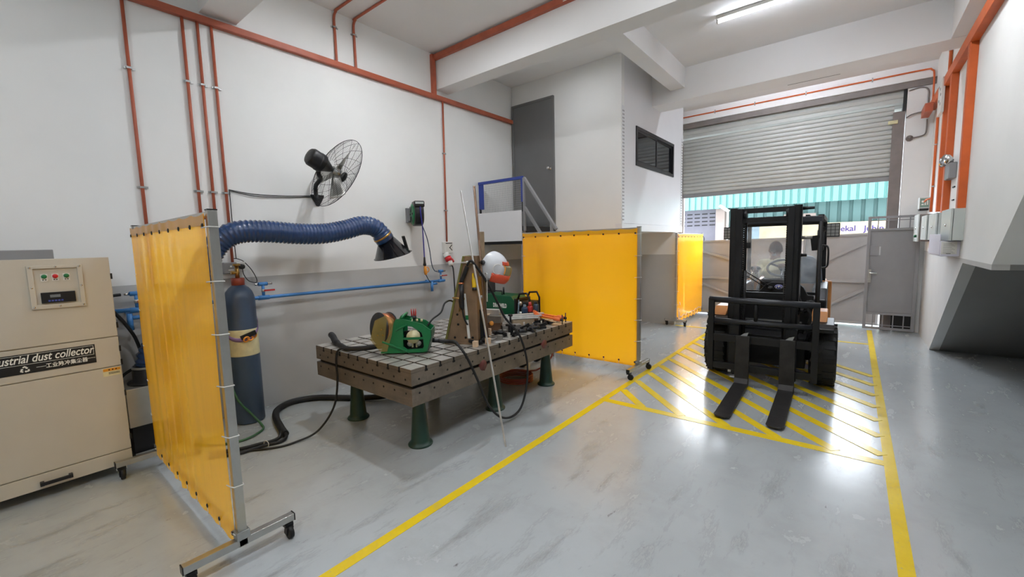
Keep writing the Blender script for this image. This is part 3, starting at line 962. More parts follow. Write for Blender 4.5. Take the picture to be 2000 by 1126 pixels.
# ================================================================== GAS CYLINDER
cx_, cy_ = -4.42, 1.45
t = thing('gas_cylinder', 'dark blue gas cylinder with a cream band chained by the wall', 'gas cylinder', (cx_, cy_, 0))
MB().lathe([(0, 0), (.11, 0), (.125, .012), (.125, 1.14), (.12, 1.19), (.105, 1.235), (.08, 1.27), (.055, 1.29), (.045, 1.30), (0, 1.30)], (cx_, cy_, 0), seg=36).build('bottle', 'navy', t)
MB().lathe([(.1255, .645), (.1265, .65), (.1265, .885), (.1255, .89)], (cx_, cy_, 0), seg=36).build('painted_band', 'cream', t)['label'] = 'cream painted band'
MB().lathe([(.045, 1.29), (.054, 1.295), (.054, 1.355), (.045, 1.36), (0, 1.36)], (cx_, cy_, 0), seg=24).build('neck_collar', 'redbrown', t)['label'] = 'red oxide neck collar'
mb = MB().cyl((cx_, cy_, 1.36), (cx_, cy_, 1.47), .018, .015).cyl((cx_ - .0, cy_ - .05, 1.41), (cx_, cy_ + .015, 1.41), .016).cyl((cx_, cy_, 1.47), (cx_, cy_, 1.49), .03)
mb.build('valve', 'brass', t)
t = thing('ratchet_strap', 'purple strap with amber ratchet holding the blue gas cylinder', 'strap', (cx_, cy_, .80))
mb = MB()
def strap(i, j):
    a = -2.4 + 3.9 * i
    r = .1295
    z = .99 - .17 * math.sin(PI * max(0, min(1, i))) ** .8 - .02 + (j - .5) * .035
    return V((cx_ + r * math.cos(a), cy_ + r * math.sin(a), z))
mb.grid(strap, 40, 1)
mb.build('webbing', 'purple', t, solid=.003)
mb = MB()
for k, (dx, dz) in enumerate([(0, 0), (.035, .008), (.07, .02)]):
    mb.torus((cx_ + .142 - .01 * k, cy_ - .02 + dx, .805 + dz), (1, .2, .4 if k % 2 else -.4), .024, .007, 14, 6)
mb.build('ratchet', 'torange', t)
mb = MB().obox((cx_ + .14, cy_ + .0, .84), (0, 1, .3), (1, 0, 0), (0, -.3, 1), .13, .014, .04)
mb.build('ratchet_frame', 'blackm', t)

# ================================================================== DUST COLLECTOR
xf = -4.10
y1 = .553
t = thing('dust_collector', 'large beige industrial dust collector cabinet at the left edge', 'dust collector', (-4.38, .1, 0))
MB().box(-4.50, xf - .012, -.42, y1 - .004, .085, 1.58).build('body', 'beige', t, .004)
pan = [(-.42, y1, 1.023, 1.584, 'upper_panel'), (-.42, y1, .809, 1.016, 'label_panel'), (-.42, y1, .185, .802, 'filter_door'), (-.42, y1, .078, .178, 'ash_drawer')]
for a, b, z0, z1, nm in pan:
    p = MB().box(xf - .012, xf, a, b, z0, z1).build(nm, 'beige', t, .002)
    if nm == 'ash_drawer':
        mb = MB().bar((xf + .03, .10, .118), (xf + .03, .235, .118), .016, .022)
        mb.box(xf, xf + .036, .092, .112, .105, .131).box(xf, xf + .036, .223, .243, .105, .131)
        mb.build('drawer_handle', 'black', p, .003)
    if nm == 'upper_panel':
        up = p
# control panel window
fr = MB().plate([(.163, 1.262), (.413, 1.258), (.413, 1.543), (.163, 1.541)], [[(.189, 1.288), (.389, 1.285), (.389, 1.522), (.189, 1.522)]], (xf, 0, 0), (0, 1, 0), (0, 0, 1), .012).build('control_window_frame', 'beige', up, .002)
mb = MB()
for y, z in ((.176, 1.275), (.29, 1.273), (.401, 1.271), (.401, 1.40), (.401, 1.531), (.29, 1.532), (.176, 1.53), (.176, 1.40)):
    mb.lathe([(.006, 0), (.005, .004), (0, .005)], (xf + .012, y, z), (1, 0, 0), 10)
mb.build('screw', 'chrome', up)
for y, m_, lab in ((.235, 'greenp', 'left green push button'), (.285, 'redclean', 'red push button'), (.336, 'greenp', 'right green push button')):
    MB().box(xf, xf + .002, y - .016, y + .016, 1.440, 1.486).build('button_plate', 'offwhite', up)
    MB().lathe([(.0135, 0), (.0135, .008), (.011, .012), (0, .012)], (xf + .002, y, 1.470), (1, 0, 0), 18).build('push_button', m_, up)['label'] = lab
    MB().box(xf + .002, xf + .0026, y - .009, y - .003, 1.445, 1.451).box(xf + .002, xf + .0026, y + .003, y + .009, 1.445, 1.451).build('button_mark', 'ink', up)
mt = MB().box(xf, xf + .012, .210, .367, 1.296, 1.366).build('meter', 'black', up, .002)
MB().box(xf + .012, xf + .0128, .25, .297, 1.332, 1.350).build('meter_display', 'lcd', up)
mb = MB()
for k in range(5):
    mb.box(xf + .012, xf + .013, .240 + k * .0145, .250 + k * .0145, 1.306, 1.316)
mb.build('meter_key', 'bluebtn', up)
# name plate with lettering
lp = [o for o in t.children if o.name.startswith('label_panel')][0]
npl = MB().box(xf, xf + .002, -.42, .428, .856, .985).build('name_plate', 'ink', lp)
mb = MB()
xx = xf + .0025
def rline(ya, yb, z, w=.0022):
    mb.box(xx, xx + .0006, ya, yb, z - w / 2, z + w / 2)
rline(-.40, .420, .977)
rline(-.40, .420, .916)
mb.box(xx, xx + .0006, .4178, .420, .916, .977)
rline(.148, .192, .888)
rline(.385, .424, .893)
mb.build('white_rule', 'inkw', lp)
tw = text_mb('Industrial dust collector', .0725, (xx, .416, .9275), (0, 1, 0), (0, 0, 1), 'RIGHT', .32, .0011, .70)
tw.build('lettering', 'inkw', lp)
text_mb('工业脉冲集尘器', .0335, (xx, .288, .876), (0, 1, 0), (0, 0, 1), 'CENTER', 0, .0006, .82, spacing=1.05).build('lettering', 'inkw', lp)
# recycling mark: three chasing bent arrows
mb = MB()
lc = V((xx + .0008, .0985, .884))
def W2(p):
    return lc + V((0, p[0], p[1]))
for k in range(3):
    a = PI / 2 + 2 * PI * k / 3
    c_ = [V((math.cos(a + d) * .0235, math.sin(a + d) * .0235)) for d in (-2 * PI / 3, 0, 2 * PI / 3)]
    pl_ = [c_[1].lerp(c_[0], .40), c_[1].lerp(c_[0], .12), c_[1].lerp(c_[2], .12), c_[1].lerp(c_[2], .32)]
    for p, q in zip(pl_, pl_[1:]):
        n_ = V((-(q - p).y, (q - p).x)).normalized() * .0042
        mb.add([W2(p + n_), W2(q + n_), W2(q - n_), W2(p - n_)], [(0, 1, 2, 3)])
    p, q = pl_[0], c_[1].lerp(c_[0], .56)
    n_ = V((-(q - p).y, (q - p).x)).normalized() * .0085
    mb.add([W2(p + n_), W2(q), W2(p - n_)], [(0, 1, 2)])
mb.build('recycling_mark', 'inkw', lp)
fd = [o for o in t.children if o.name.startswith('filter_door')][0]
sk = MB().box(xf, xf + .0015, .452, .546, .742, .799).build('warning_sticker', 'cream', fd)
sk['label'] = 'cream warning sticker with amber head'
MB().box(xf + .0015, xf + .002, .454, .544, .777, .797).build('sticker_head', 'amber', fd)
mb = MB()
for z in (.766, .758):
    for k in range(9):
        mb.box(xf + .0016, xf + .0021, .482 + k * .0065, .487 + k * .0065, z - .0022, z + .0022)
for k in range(3):
    mb.box(xf + .002, xf + .0025, .482 + k * .018, .490 + k * .018, .783, .791)
mb.build('sticker_text', 'ink', fd)
mb = MB()
for z in (.27, .60, .83, .93, 1.10, 1.45):
    mb.box(-4.11, -4.095, y1 - .002, y1 + .008, z - .02, z + .02)
mb.build('hinge', 'black', t)
MB().box(-4.49, -4.22, -.4, .30, 1.58, 1.645).build('fan_housing', 'greymet', t, .004)
for yy in (.49, -.3):
    for xx_ in (-4.15, -4.44):
        cb = MB().box(xx_ - .04, xx_ + .04, yy - .03, yy + .03, .06, .085).box(xx_ + .02, xx_ + .03, yy - .03, yy + .03, .03, .075).build('caster', 'offwhite', t, .003)
        MB().cyl((xx_, yy - .018, .03), (xx_, yy + .018, .03), .03).build('caster_wheel', 'cream', cb)

# ================================================================== FUME EXTRACTION ARM
t = thing('extraction_arm', 'blue ribbed fume extraction hose with a black hood reaching over the bench', 'extraction arm', (-4.46, .80, 0))
MB().box(-4.64, -4.30, .585, .93, .26, .565).build('inlet_box', 'steel_lo', t, .004)
MB().box(-4.62, -4.32, .60, .92, .03, .26).build('stand', 'blackm', t, .004)
MB().box(-4.30, -4.29, .60, .93, .03, .05).build('stand_rail', 'greymet', t)
MB().prism([(.74, .03), (.92, .03), (.92, .42)], (-4.295, 0, 0), (0, 1, 0), (0, 0, 1), .01).build('gusset_plate', 'castd', t)
hc = (-4.455, .775)
MB().lathe([(.0, .565), (.155, .565), (.155, .578), (.118, .58), (.118, .70), (.108, .705), (0, .705)], (*hc, 0), seg=32).build('flange', 'black', t)
MB().lathe([(.119, .685), (.121, .688), (.121, .700), (.119, .703)], (*hc, 0), seg=32).build('hose_clamp', 'alu', t)
path = smooth_path([(*hc, .70), (-4.44, .80, .80), (-4.38, .92, 1.0), (-4.30, 1.06, 1.25), (-4.25, 1.16, 1.50), (-4.21, 1.26, 1.68), (-4.18, 1.40, 1.765), (-4.16, 1.62, 1.775), (-4.14, 1.9, 1.755), (-4.12, 2.15, 1.758), (-4.10, 2.38, 1.80), (-4.09, 2.52, 1.84), (-4.08, 2.63, 1.84), (-4.07, 2.72, 1.805), (-4.065, 2.765, 1.75)], 14)
# resample evenly and grow the ribs
L = [0]
for a, b in zip(path, path[1:]):
    L.append(L[-1] + (b - a).length)
def at(sv):
    for i in range(len(L) - 1):
        if L[i + 1] >= sv:
            f = (sv - L[i]) / max(1e-9, L[i + 1] - L[i])
            return path[i].lerp(path[i + 1], f)
    return path[-1].copy()
ribs = int(L[-1] / .034)
mb = MB()
pts, rs = [], []
for k in range(ribs):
    for f, r in ((0, .101), (.3, .093), (.6, .092), (.85, .099)):
        pts.append(at(L[-1] * (k + f) / ribs))
        rs.append(r * (1 if k < ribs - 4 else .98))
pts.append(path[-1])
rs.append(.097)
mb.tube(pts, rs, 32)
hs = mb.build('hose', 'hose', t)
hd = (path[-1] - path[-3]).normalized()
he = path[-1]
MB().lathe([(.099, -.01), (.103, 0), (.103, .075), (.095, .08), (0, .08)], he, hd, 30).build('hose_cuff', 'hose', t)
MB().lathe([(.1035, .012), (.106, .015), (.106, .03), (.1035, .033)], he, hd, 30).build('cuff_clamp', 'brass', t)
# hood: oblique cone from the cuff down to a wide tilted mouth
h0 = he + hd * .078
mouth_c = V((-4.055, 2.895, 1.515))
mn = V((.0, .24, -.97)).normalized()
mu = V((1, 0, 0))
mv = mn.cross(mu).normalized()
cu_, cw = frame_for(hd)
mb = MB()
r0, r1, r2 = [], [], []
for k in range(40):
    a = 2 * PI * k / 40
    p_out = mouth_c + mu * (.185 * math.cos(a)) + mv * (.205 * math.sin(a))
    dirv = (p_out - h0)
    q = V((mu * math.cos(a) + mv * math.sin(a)))
    q = (q - hd * q.dot(hd)).normalized()
    p_in = h0 + q * .092
    r0.append(p_in)
    r1.append(p_out)
    r2.append(mouth_c + mu * (.194 * math.cos(a)) + mv * (.218 * math.sin(a)))
n = 40
vs = r0 + r1 + r2
fs = [(k, (k + 1) % n, n + (k + 1) % n, n + k) for k in range(n)] + [(n + k, n + (k + 1) % n, 2 * n + (k + 1) % n, 2 * n + k) for k in range(n)]
mb.add(vs, fs, True)
hood = mb.build('hood', 'hoodb', t, solid=.004)
mb = MB()
for a in (-.3, .35, 1.2):
    k = int(a / (2 * PI) * 40) % 40
    mb.tube([r0[k], r0[k].lerp(r1[k], .5), r1[k]], .004, 6)
mb.build('hood_rib', 'hoodb', hood)
hb_ = mouth_c + mv * .17 if (mouth_c + mv * .2).y > mouth_c.y else mouth_c - mv * .17
MB().bar(hb_ + V((.05, 0, .015)), hb_ + V((.05, -.05, .175)), .02, .045).obox(hb_ + V((.05, 0, .012)), (0, 1, -.2), (1, 0, 0), (0, .2, 1), .10, .05, .012).build('hood_handle', 'black', t, .006)

# ================================================================== WELDING SCREENS
def caster(mb_frame, mb_wheel, x, y, ztop=.085, r=.034, dx=.02):
    mb_frame.box(x - .022, x + .022, y - .022, y + .022, ztop - .02, ztop)
    mb_frame.obox((x + dx * .5, y - .016, ztop - .04), (1, 0, -.3), (0, 1, 0), (.3, 0, 1), .032, .004, .05)
    mb_frame.obox((x + dx * .5, y + .016, ztop - .04), (1, 0, -.3), (0, 1, 0), (.3, 0, 1), .032, .004, .05)
    mb_wheel.cyl((x + dx, y - .012, r), (x + dx, y + .012, r), r, seg=20)
def screen(label, org, rotz, W, Ht, vm, fold, scallop, droop, foot_y=.28, stamp=False):
    """local x runs along the frame, local y across it, base at the floor"""
    t = thing('welding_screen', label, 'welding screen', org, None, rotz, world=False)
    pw = .04
    for x in (pw / 2, W - pw / 2):
        MB().box(x - pw / 2, x + pw / 2, -pw / 2, pw / 2, .085, Ht).build('post', 'alu', t, .002)
        MB().box(x - pw / 2 - .001, x + pw / 2 + .001, -pw / 2 - .001, pw / 2 + .001, Ht, Ht + .006).build('post_cap', 'black', t)
        f = MB().box(x - .02, x + .02, -foot_y, foot_y, .088, .126).build('foot_bar', 'alu', t, .002)
        MB().box(x - .021, x + .021, -foot_y - .005, -foot_y, .087, .127).box(x - .021, x + .021, foot_y, foot_y + .005, .087, .127).build('end_cap', 'black', f)
        MB().box(x - .03, x + .03, -.03, .03, .126, .17).build('post_bracket', 'galv', f, .002)
        for y in (-foot_y + .03, foot_y - .03):
            a, b = MB(), MB()
            caster(a, b, x, y)
            c = a.build('caster', 'blackm', t)
            b.build('caster_wheel', 'rubber', c)
    MB().box(pw, W - pw, -.015, .015, Ht - .035, Ht - .005).build('top_rail', 'alu', t)
    MB().box(pw, W - pw, -.012, .012, .10, .125).build('bottom_rail', 'alu', t)
    zb, zt = .10, Ht - .012
    NX, NZ = 90, 40
    ng = 8
    def fn(i, j):
        x = .012 + (W - .024 - .028) * i + .006
        z = zb + (zt - zb) * j
        env = math.exp(-((i - fold[1]) / fold[2]) ** 2)
        y = -.026 - fold[0] * env * (.5 + .5 * math.sin(i * fold[3] + j * .8)) * (.3 + .7 * math.sin(PI * min(1, .15 + j * .8)))
        y -= .006 * math.sin(7 * i + 3 * j) * (1 - abs(2 * j - 1))
        sc = abs(math.sin(PI * i * ng))
        if j > .97:
            z -= scallop * (sc ** .6) * (j - .97) / .03
        if j < .08:
            z -= droop * (1 - abs(math.cos(PI * i * ng))) * (1 - j / .08) * .5
        return V((x, y, z))
    MB().grid(fn, NX, NZ).build('vinyl_curtain', vm, t)
    def hemtop(i, j):
        p = fn(i, .965 + .035 * j)
        return p + V((0, -.004, 0))
    MB().grid(hemtop, NX, 4).build('curtain_hem', 'hem' if vm == 'vinylA' else 'hemb', t)
    for i in range(ng + 1):
        f = .012 + .976 * i / ng
        for j in (.965, .03):
            p = fn(f, j)
            MB().lathe([(.012, 0), (.011, .004), (.005, .005), (.005, 0)], p + V((0, -.004, 0)), (0, -1, 0), 14).build('eyelet', 'blackm', t)
    for k in range(7):
        z = zb + .05 + (zt - zb - .12) * k / 6
        for x, sx in ((pw / 2, 1), (W - pw / 2, -1)):
            mb = MB()
            q = [(x + sx * .04, -.034, z), (x, -.03, z + .003), (x - sx * .026, -.022, z + .004), (x - sx * .026, .022, z + .002), (x, .025, z), (x + sx * .03, .01, z)]
            mb.tube(q, .003, 6)
            mb.build('cable_tie', 'offwhite', t)
    mbs = MB()
    for i in range(1, ng):
        f = .012 + .976 * i / ng
        p = fn(f, .03)
        mbs = MB().tube([p + V((0, -.006, 0)), (p.x, -.03, .098), (p.x, -.012, .092), (p.x, .01, .094)], .0022, 6)
        mbs.build('cable_tie', 'offwhite', t)
    if stamp:
        text_mb('GALVANISED  STEEL', .021, (W + .0003, .006, Ht - .10), (0, 0, -1), (0, 1, 0), bold=.0004, spacing=.95).build('stamped_lettering', 'stamp', t)
    return t
# near screen: frame along x at y = .70
screen('amber see-through welding screen on casters, nearest and at the left', (-4.06, .705, 0), 0, 1.665, 1.80, 'vinylA', (.018, .42, .22, 60), .012, .03, .255)
# middle screen
screen('opaque yellow welding screen standing behind the cast iron bench', (-3.72, 4.88, 0), -.012, 1.755, 1.772, 'vinylB', (.012, .3, .4, 14), .012, .0, .30)
# far screen
screen('small yellow welding screen farthest away, beside the entrance gate', (-2.585, 8.07, 0), math.radians(87.5), 1.47, 1.74, 'vinylB', (.012, .3, .3, 10), .008, .05, .20)
t = thing('string', 'white string trailing along the foot of the far yellow screen', 'string', (-2.5, 8.3, .1))
pts = []
for k in range(15):
    f = k / 14
    pts.append((-2.54 + .06 * f + .01 * math.sin(k * 2.1), 8.12 + 1.3 * f, .16 + .05 * f + .02 * math.sin(k * 2.7)))
MB().tube(smooth_path([(-2.53, 8.10, .34), (-2.535, 8.105, .22), (-2.53, 8.13, .10), (-2.53, 8.15, .27), (-2.53, 8.17, .15)] + pts[1:], 5), .004, 6).build('cord', 'offwhite', t)
MB().torus((-2.53, 8.16, .42), (1, .3, .2), .03, .005, 16, 6).build('loop', 'offwhite', t)

# ================================================================== SLOTTED BENCH
TX0, TX1, TY0, TY1, TZ0, TZ1 = -3.86, -2.46, 1.857, 4.116, .44, .72
t = thing('welding_table', 'heavy cast iron slotted welding bench on green conical legs', 'table', ((TX0 + TX1) / 2, (TY0 + TY1) / 2, 0))
zs = TZ1 - .03
MB().box(TX0, TX1, TY0, TY1, .595, zs).build('upper_slab', 'cast', t)
MB().box(TX0 + .025, TX1 - .025, TY0 + .025, TY1 - .025, .568, .595).build('waist_groove', 'castd', t)
MB().box(TX0, TX1, TY0, TY1, TZ0, .568).build('lower_slab', 'cast', t)
# the top: pads divided by crossing slots, a dark floor below
NXs, NYs = 10, 16
g = .020
mb = MB()
mb.box(TX0, TX1, TY0, TY1, zs, zs + .002)
mb.build('slot_floor', 'castd', t)
mb = MB()
mt_ = MB()
px_, py_ = (TX1 - TX0) / NXs, (TY1 - TY0) / NYs
for i in range(NXs):
    for j in range(NYs):
        xa = TX0 + i * px_ + (g / 2 if i else 0)
        xb = TX0 + (i + 1) * px_ - (g / 2 if i < NXs - 1 else 0)
        ya = TY0 + j * py_ + (g / 2 if j else 0)
        yb = TY0 + (j + 1) * py_ - (g / 2 if j < NYs - 1 else 0)
        mb.box(xa, xb, ya, yb, zs + .001, TZ1 - .003)
        mt_.box(xa + .0008, xb - .0008, ya + .0008, yb - .0008, TZ1 - .003, TZ1)
mb.build('slot_blocks', 'cast', t)
pads = mt_.build('slotted_top', 'casttop', t)
for j in range(1, NYs):
    y = TY0 + j * py_
    MB().box(TX1 - .002, TX1 + .0006, y - .006, y + .006, TZ1 - .028, TZ1).box(TX1 - .002, TX1 + .0006, y - .014, y + .014, TZ1 - .042, TZ1 - .026).build('slot_mouth', 'castd', t)
for i in range(1, NXs):
    x = TX0 + i * px_
    MB().box(x - .006, x + .006, TY0 - .0006, TY0 + .002, TZ1 - .028, TZ1).box(x - .014, x + .014, TY0 - .0006, TY0 + .002, TZ1 - .042, TZ1 - .026).build('slot_mouth', 'castd', t)
for z in (.635, .530):
    for j in range(NYs):
        MB().lathe([(.0085, 0), (.0085, .0008), (0, .0008)], (TX1, TY0 + (j + .5) * py_, z), (1, 0, 0), 12).build('tooling_hole', 'castd', t)
    for i in range(NXs):
        MB().lathe([(.0085, 0), (.0085, .0008), (0, .0008)], (TX0 + (i + .5) * px_, TY0, z), (0, -1, 0), 12).build('tooling_hole', 'castd', t)
for y in (2.62, 3.55):
    MB().lathe([(.046, -.02), (.046, .0015), (0, .0015)], (TX1, y, .572), (1, 0, 0), 28).build('lifting_socket', 'socketred', t)
for x in (-3.62, -2.70):
    for y in (2.10, 3.03, 3.92):
        MB().lathe([(0, 0), (.098, 0), (.100, .008), (.094, .018), (.083, .022), (.076, .04), (.045, .40), (.045, TZ0), (0, TZ0)], (x, y, 0), seg=32).build('leg', 'leggreen', t)

# ---- wire feeder
fo = V((-3.02, 1.985, TZ1))
fx = V((.76, .65, 0)).normalized()
fy = V((-fx.y, fx.x, 0))
UP = V((0, 0, 1))
t = thing('wire_feeder', 'green welding wire feeder with a copper wire spool on the bench', 'wire feeder', fo)
S = 1.02
def L2(x, y=0, z=0):
    return fo + fx * (x * S) + fy * y + UP * (z * S)
outer = [(0, .012), (.02, .012), (.345, .012), (.375, .025), (.412, .142), (.412, .192), (.345, .245), (.18, .292), (.135, .29), (.105, .235), (.07, .16), (.03, .09)]
hole = [(.205, .235), (.188, .215), (.186, .062), (.218, .038), (.340, .042), (.352, .06), (.348, .13), (.338, .175), (.262, .225)]
for y in (0, .185):
    MB().plate([(x * S, z * S) for x, z in outer], [[(x * S, z * S) for x, z in hole]], fo + fy * (y + .012), fx, UP, .012).build('side_plate', 'greenp', t)
MB().obox(L2(.27, .012 - .008, .128), fx, fy, UP, .17, .01, .018).build('window_bar', 'greenp', t)
MB().obox(L2(.195, .1, .016), fx, fy, UP, .37, .18, .012).build('base_plate', 'greend', t)
for a, b in (((.412, .14), (.375, .025)), ((.412, .192), (.412, .142))):
    MB().obox((L2(a[0], .1, a[1]) + L2(b[0], .1, b[1])) / 2, (L2(a[0], 0, a[1]) - L2(b[0], 0, b[1])), fy, (L2(a[0], 0, a[1]) - L2(b[0], 0, b[1])).cross(fy), math.dist(a, b) * S, .18, .008).build('front_plate', 'greend', t)
MB().bar(L2(.02, -.004, .11), L2(.215, -.004, .025), .016, .016).build('guard_rib', 'greenp', t, .004)
MB().bar(L2(.13, -.004, .20), L2(.22, -.004, .245), .012, .016).build('guard_rib', 'greenp', t, .004)
MB().tube([L2(.17, .02, .285), L2(.19, .02, .312), L2(.19, .175, .312), L2(.17, .175, .285)], .012, 10).build('carry_handle', 'greenp', t)
MB().tube([L2(.25, .02, .28), L2(.25, .175, .28)], .011, 10).build('cross_bar', 'greenp', t)
mb = MB().obox(L2(.27, .10, .10), fx, fy, UP, .19, .03, .15)
mb.build('drive_plate', 'blackm', t)
MB().lathe([(.055, 0), (.055, .035), (.03, .04), (.03, .05), (0, .05)], L2(.262, .06, .135), -fy, 24).build('drive_motor', 'cream', t)
for dx in (-.035, .035):
    MB().lathe([(.022, 0), (.022, .02), (0, .022)], L2(.265 + dx, .06, .075), -fy, 18).build('feed_roller', 'bareste', t)
MB().bar(L2(.25, .05, .045), L2(.25, .05, .075), .012, .012).bar(L2(.285, .05, .045), L2(.285, .05, .075), .012, .012).build('tension_screw', 'cream', t)
for dx, dy in ((.255, .03), (.285, .10), (.315, .15)):
    MB().lathe([(.010, 0), (.010, .02), (0, .022)], L2(dx, dy, .262 - (dx - .255) * .35), (0, 0, 1), 12).build('terminal_knob', 'cream', t)
mb = MB()
for dx in (-.012, .002, .014):
    mb.tube([L2(.262 + dx, .09, .285), L2(.262 + dx * 1.3, .09, .33), L2(.262 + dx * 1.4, .09, .36)], [.007, .006, .002], 8)
mb.build('red_terminal', 'red', t)
MB().lathe([(.02, 0), (.024, .01), (.024, .03), (0, .03)], L2(.262, .09, .272), (0, 0, 1), 12).build('terminal_base', 'black', t)
sc_ = L2(.012, .10, .202)
sa = (fx * .66 + fy * .74 - UP * .10).normalized()
sp = MB().lathe([(0, -.052), (.135, -.052), (.135, -.046), (.05, -.046), (.05, .046), (.135, .046), (.135, .052), (0, .052)], sc_, sa, 40).build('spool', 'black', t)
MB().lathe([(.05, -.044), (.127, -.044), (.127, .044), (.05, .044)], sc_, sa, 40).build('wire_coil', 'copper', sp)
cv = [(.0, .03), (.055, .03), (.10, .16), (.125, .29), (.06, .325), (-.03, .285), (-.075, .13)]
MB().plate([(x * S, z * S) for x, z in cv], [], fo + fy * (-.006), fx, UP, .003).build('spool_cover', 'smoke', t)
mb = MB()
for x, z in ((.02, .21), (-.012, .165), (.03, .165)):
    mb.lathe([(.006, 0), (.005, .004), (0, .005)], L2(x, -.01, z), -fy, 10)
mb.build('cover_rivet', 'brass', t)
MB().cyl(L2(.41, .09, .09), L2(.46, .09, .085), .02, .017).build('torch_connector', 'black', t)
MB().cyl(L2(-.06, .10, .05), L2(.03, .10, .05), .022, .02).build('rear_connector', 'black', t)
fe = L2(.46, .09, .085)
recentre(tag(MB().tube(smooth_path([fe, fe + fx * .08 + V((0, 0, -.01)), (-2.58, 2.41, .80), (-2.47, 2.36, .785), (-2.41, 2.38, .70), (-2.39, 2.47, .50), (-2.385, 2.58, .26), (-2.38, 2.72, .10), (-2.375, 2.88, .04), (-2.375, 3.03, .085), (-2.38, 3.13, .27), (-2.385, 3.15, .50), (-2.40, 3.06, .765), (-2.50, 2.98, .93), (-2.53, 2.90, 1.10), (-2.555, 2.80, 1.28), (-2.57, 2.69, 1.42), (-2.60, 2.655, 1.47), (-2.64, 2.647, 1.43)], 8), [.016] * 20 + [.0105] * 125, 10).build('torch_cable', 'rubber'), 'black torch cable looping from the wire feeder down past the bench edge', 'cable'))
rc = L2(-.06, .10, .05)
recentre(tag(MB().tube(smooth_path([rc, rc - fx * .10 + V((0, 0, -.012)), (-3.36, 1.90, .745), (-3.52, 1.93, .74), (-3.72, 1.98, .742), (-3.86, 2.03, .765), (-3.95, 2.06, .77)], 8), [.022] * 30 + [.03] * 19, 12).build('interconnect_lead', 'rubber'), 'thick black sleeved lead lying across the bench behind the wire feeder', 'cable'))
recentre(tag(MB().tube(smooth_path([rc + V((0, .01, -.01)), (-3.30, 1.92, .75), (-3.42, 1.85, .742), (-3.47, 1.838, .66), (-3.46, 1.83, .45), (-3.50, 1.80, .22), (-3.53, 1.66, .05), (-3.56, 1.48, .012), (-3.6, 1.34, .010), (-3.74, 1.165, .010), (-3.9, 1.0, .010)], 8), .009, 8).build('control_cable', 'rubber'), 'thin black cable draped over the bench end and curving across the floor', 'cable'))
recentre(tag(MB().tube(smooth_path([L2(.36, .17, .20), L2(.40, .20, .25), (-2.84, 2.50, 1.02), (-2.89, 2.60, 1.09), (-2.95, 2.75, 1.08), (-3.0, 2.9, .93), (-3.02, 3.0, .735)], 8), .008, 8).build('feeder_cable', 'rubber'), 'black cable arching from the wire feeder to the angle plate', 'cable'))

# ---- leads on the floor
recentre(tag(MB().tube(smooth_path([(-3.75, 2.75, .05), (-3.85, 2.5, .036), (-4.1, 2.30, .03), (-4.40, 2.10, .03), (-4.50, 1.88, .03), (-4.41, 1.70, .03), (-4.22, 1.60, .03), (-3.92, 1.52, .03), (-3.75, 1.485, .03)], 8), .03, 12).build('sleeved_lead', 'rubber'), 'thick black sleeved lead snaking along the floor from under the bench', 'cable'))
recentre(tag(MB().tube(smooth_path([(-3.78, 1.49, .04), (-3.70, 1.47, .022), (-3.665, 1.40, .016), (-3.70, 1.31, .016), (-3.71, 1.2, .016), (-3.73, 1.10, .016), (-3.85, .95, .016)], 8), .014, 8).build('lead', 'rubber'), 'black lead leaving the sleeve, nearer the bench side', 'cable', 'twin leads by the near screen'))
recentre(tag(MB().tube(smooth_path([(-3.80, 1.47, .04), (-3.745, 1.43, .020), (-3.735, 1.36, .016), (-3.765, 1.27, .016), (-3.80, 1.15, .016), (-3.92, .98, .016)], 8), .014, 8).build('lead', 'rubber'), 'black lead leaving the sleeve, nearer the gas cylinder side', 'cable', 'twin leads by the near screen'))
recentre(tag(MB().torus((-3.705, 1.315, .021), (.35, -1, 0), .026, .003, 18, 6).build('cable_tie', 'offwhite'), 'white cable tie binding the black leads on the floor', 'cable tie'))
recentre(tag(MB().tube(smooth_path([(-4.36, 1.30, .40), (-4.30, 1.33, .25), (-4.27, 1.42, .10), (-4.18, 1.46, .012), (-4.06, 1.42, .012), (-3.98, 1.30, .012), (-3.98, 1.18, .012), (-4.1, 1.02, .012), (-4.3, .97, .012)], 8), .010, 8).build('gas_hose', 'greenhose'), 'green gas hose curling beside the blue cylinder', 'hose'))
mb = MB()
pts = []
for k in range(64):
    a = 2 * PI * k / 18
    r = .19 + .012 * math.sin(k * .7)
    pts.append((-3.06 + r * math.cos(a), 3.82 + r * .9 * math.sin(a), .014 + .022 * (k // 18)))
pts += [(-2.93, 4.05, .09), (-2.8, 4.2, .25), (-2.9, 4.35, .42)]
recentre(tag(MB().tube(smooth_path(pts, 3), .010, 8).build('coiled_hose', 'redhose'), 'coil of brick red hose on the floor under the bench', 'hose'))

# ---- angle plate (triangular upright fixture) on the bench
ao = V((-2.87, 2.555, TZ1))
au = V((.25, .145, 0)).normalized()
av = V((-au.y, au.x, 0))
t = thing('angle_plate', 'tall brown triangular steel angle plate standing on the bench', 'angle plate', ao)
AW, AH = .30, .79
for k, dd in enumerate((0, .22)):
    MB().prism([(.02, 0), (AW, 0), (AW, AH - .005), (AW - .085, AH)], ao + av * (dd + .012), au, UP, .012).build('gusset', 'rust', t)
sl = (V((AW - .095, AH)) - V((0, 0)))
pA, pB = ao + au * .0, ao + au * (AW - .10) + UP * AH
MB().obox((pA + pB) / 2 + av * .115 + au * .008, pB - pA, av, (pB - pA).cross(av), (pB - pA).length, .25, .018).build('sloped_plate', 'olive', t)['label'] = 'olive painted sloped face'
MB().obox(ao + au * (AW + .008) + av * .115 + UP * AH / 2, UP, av, au, AH, .25, .018).build('upright_plate', 'rust', t)
MB().obox(ao + au * AW / 2 + av * .115 + UP * .007, au, av, UP, AW, .25, .014).build('base_plate', 'rust', t)
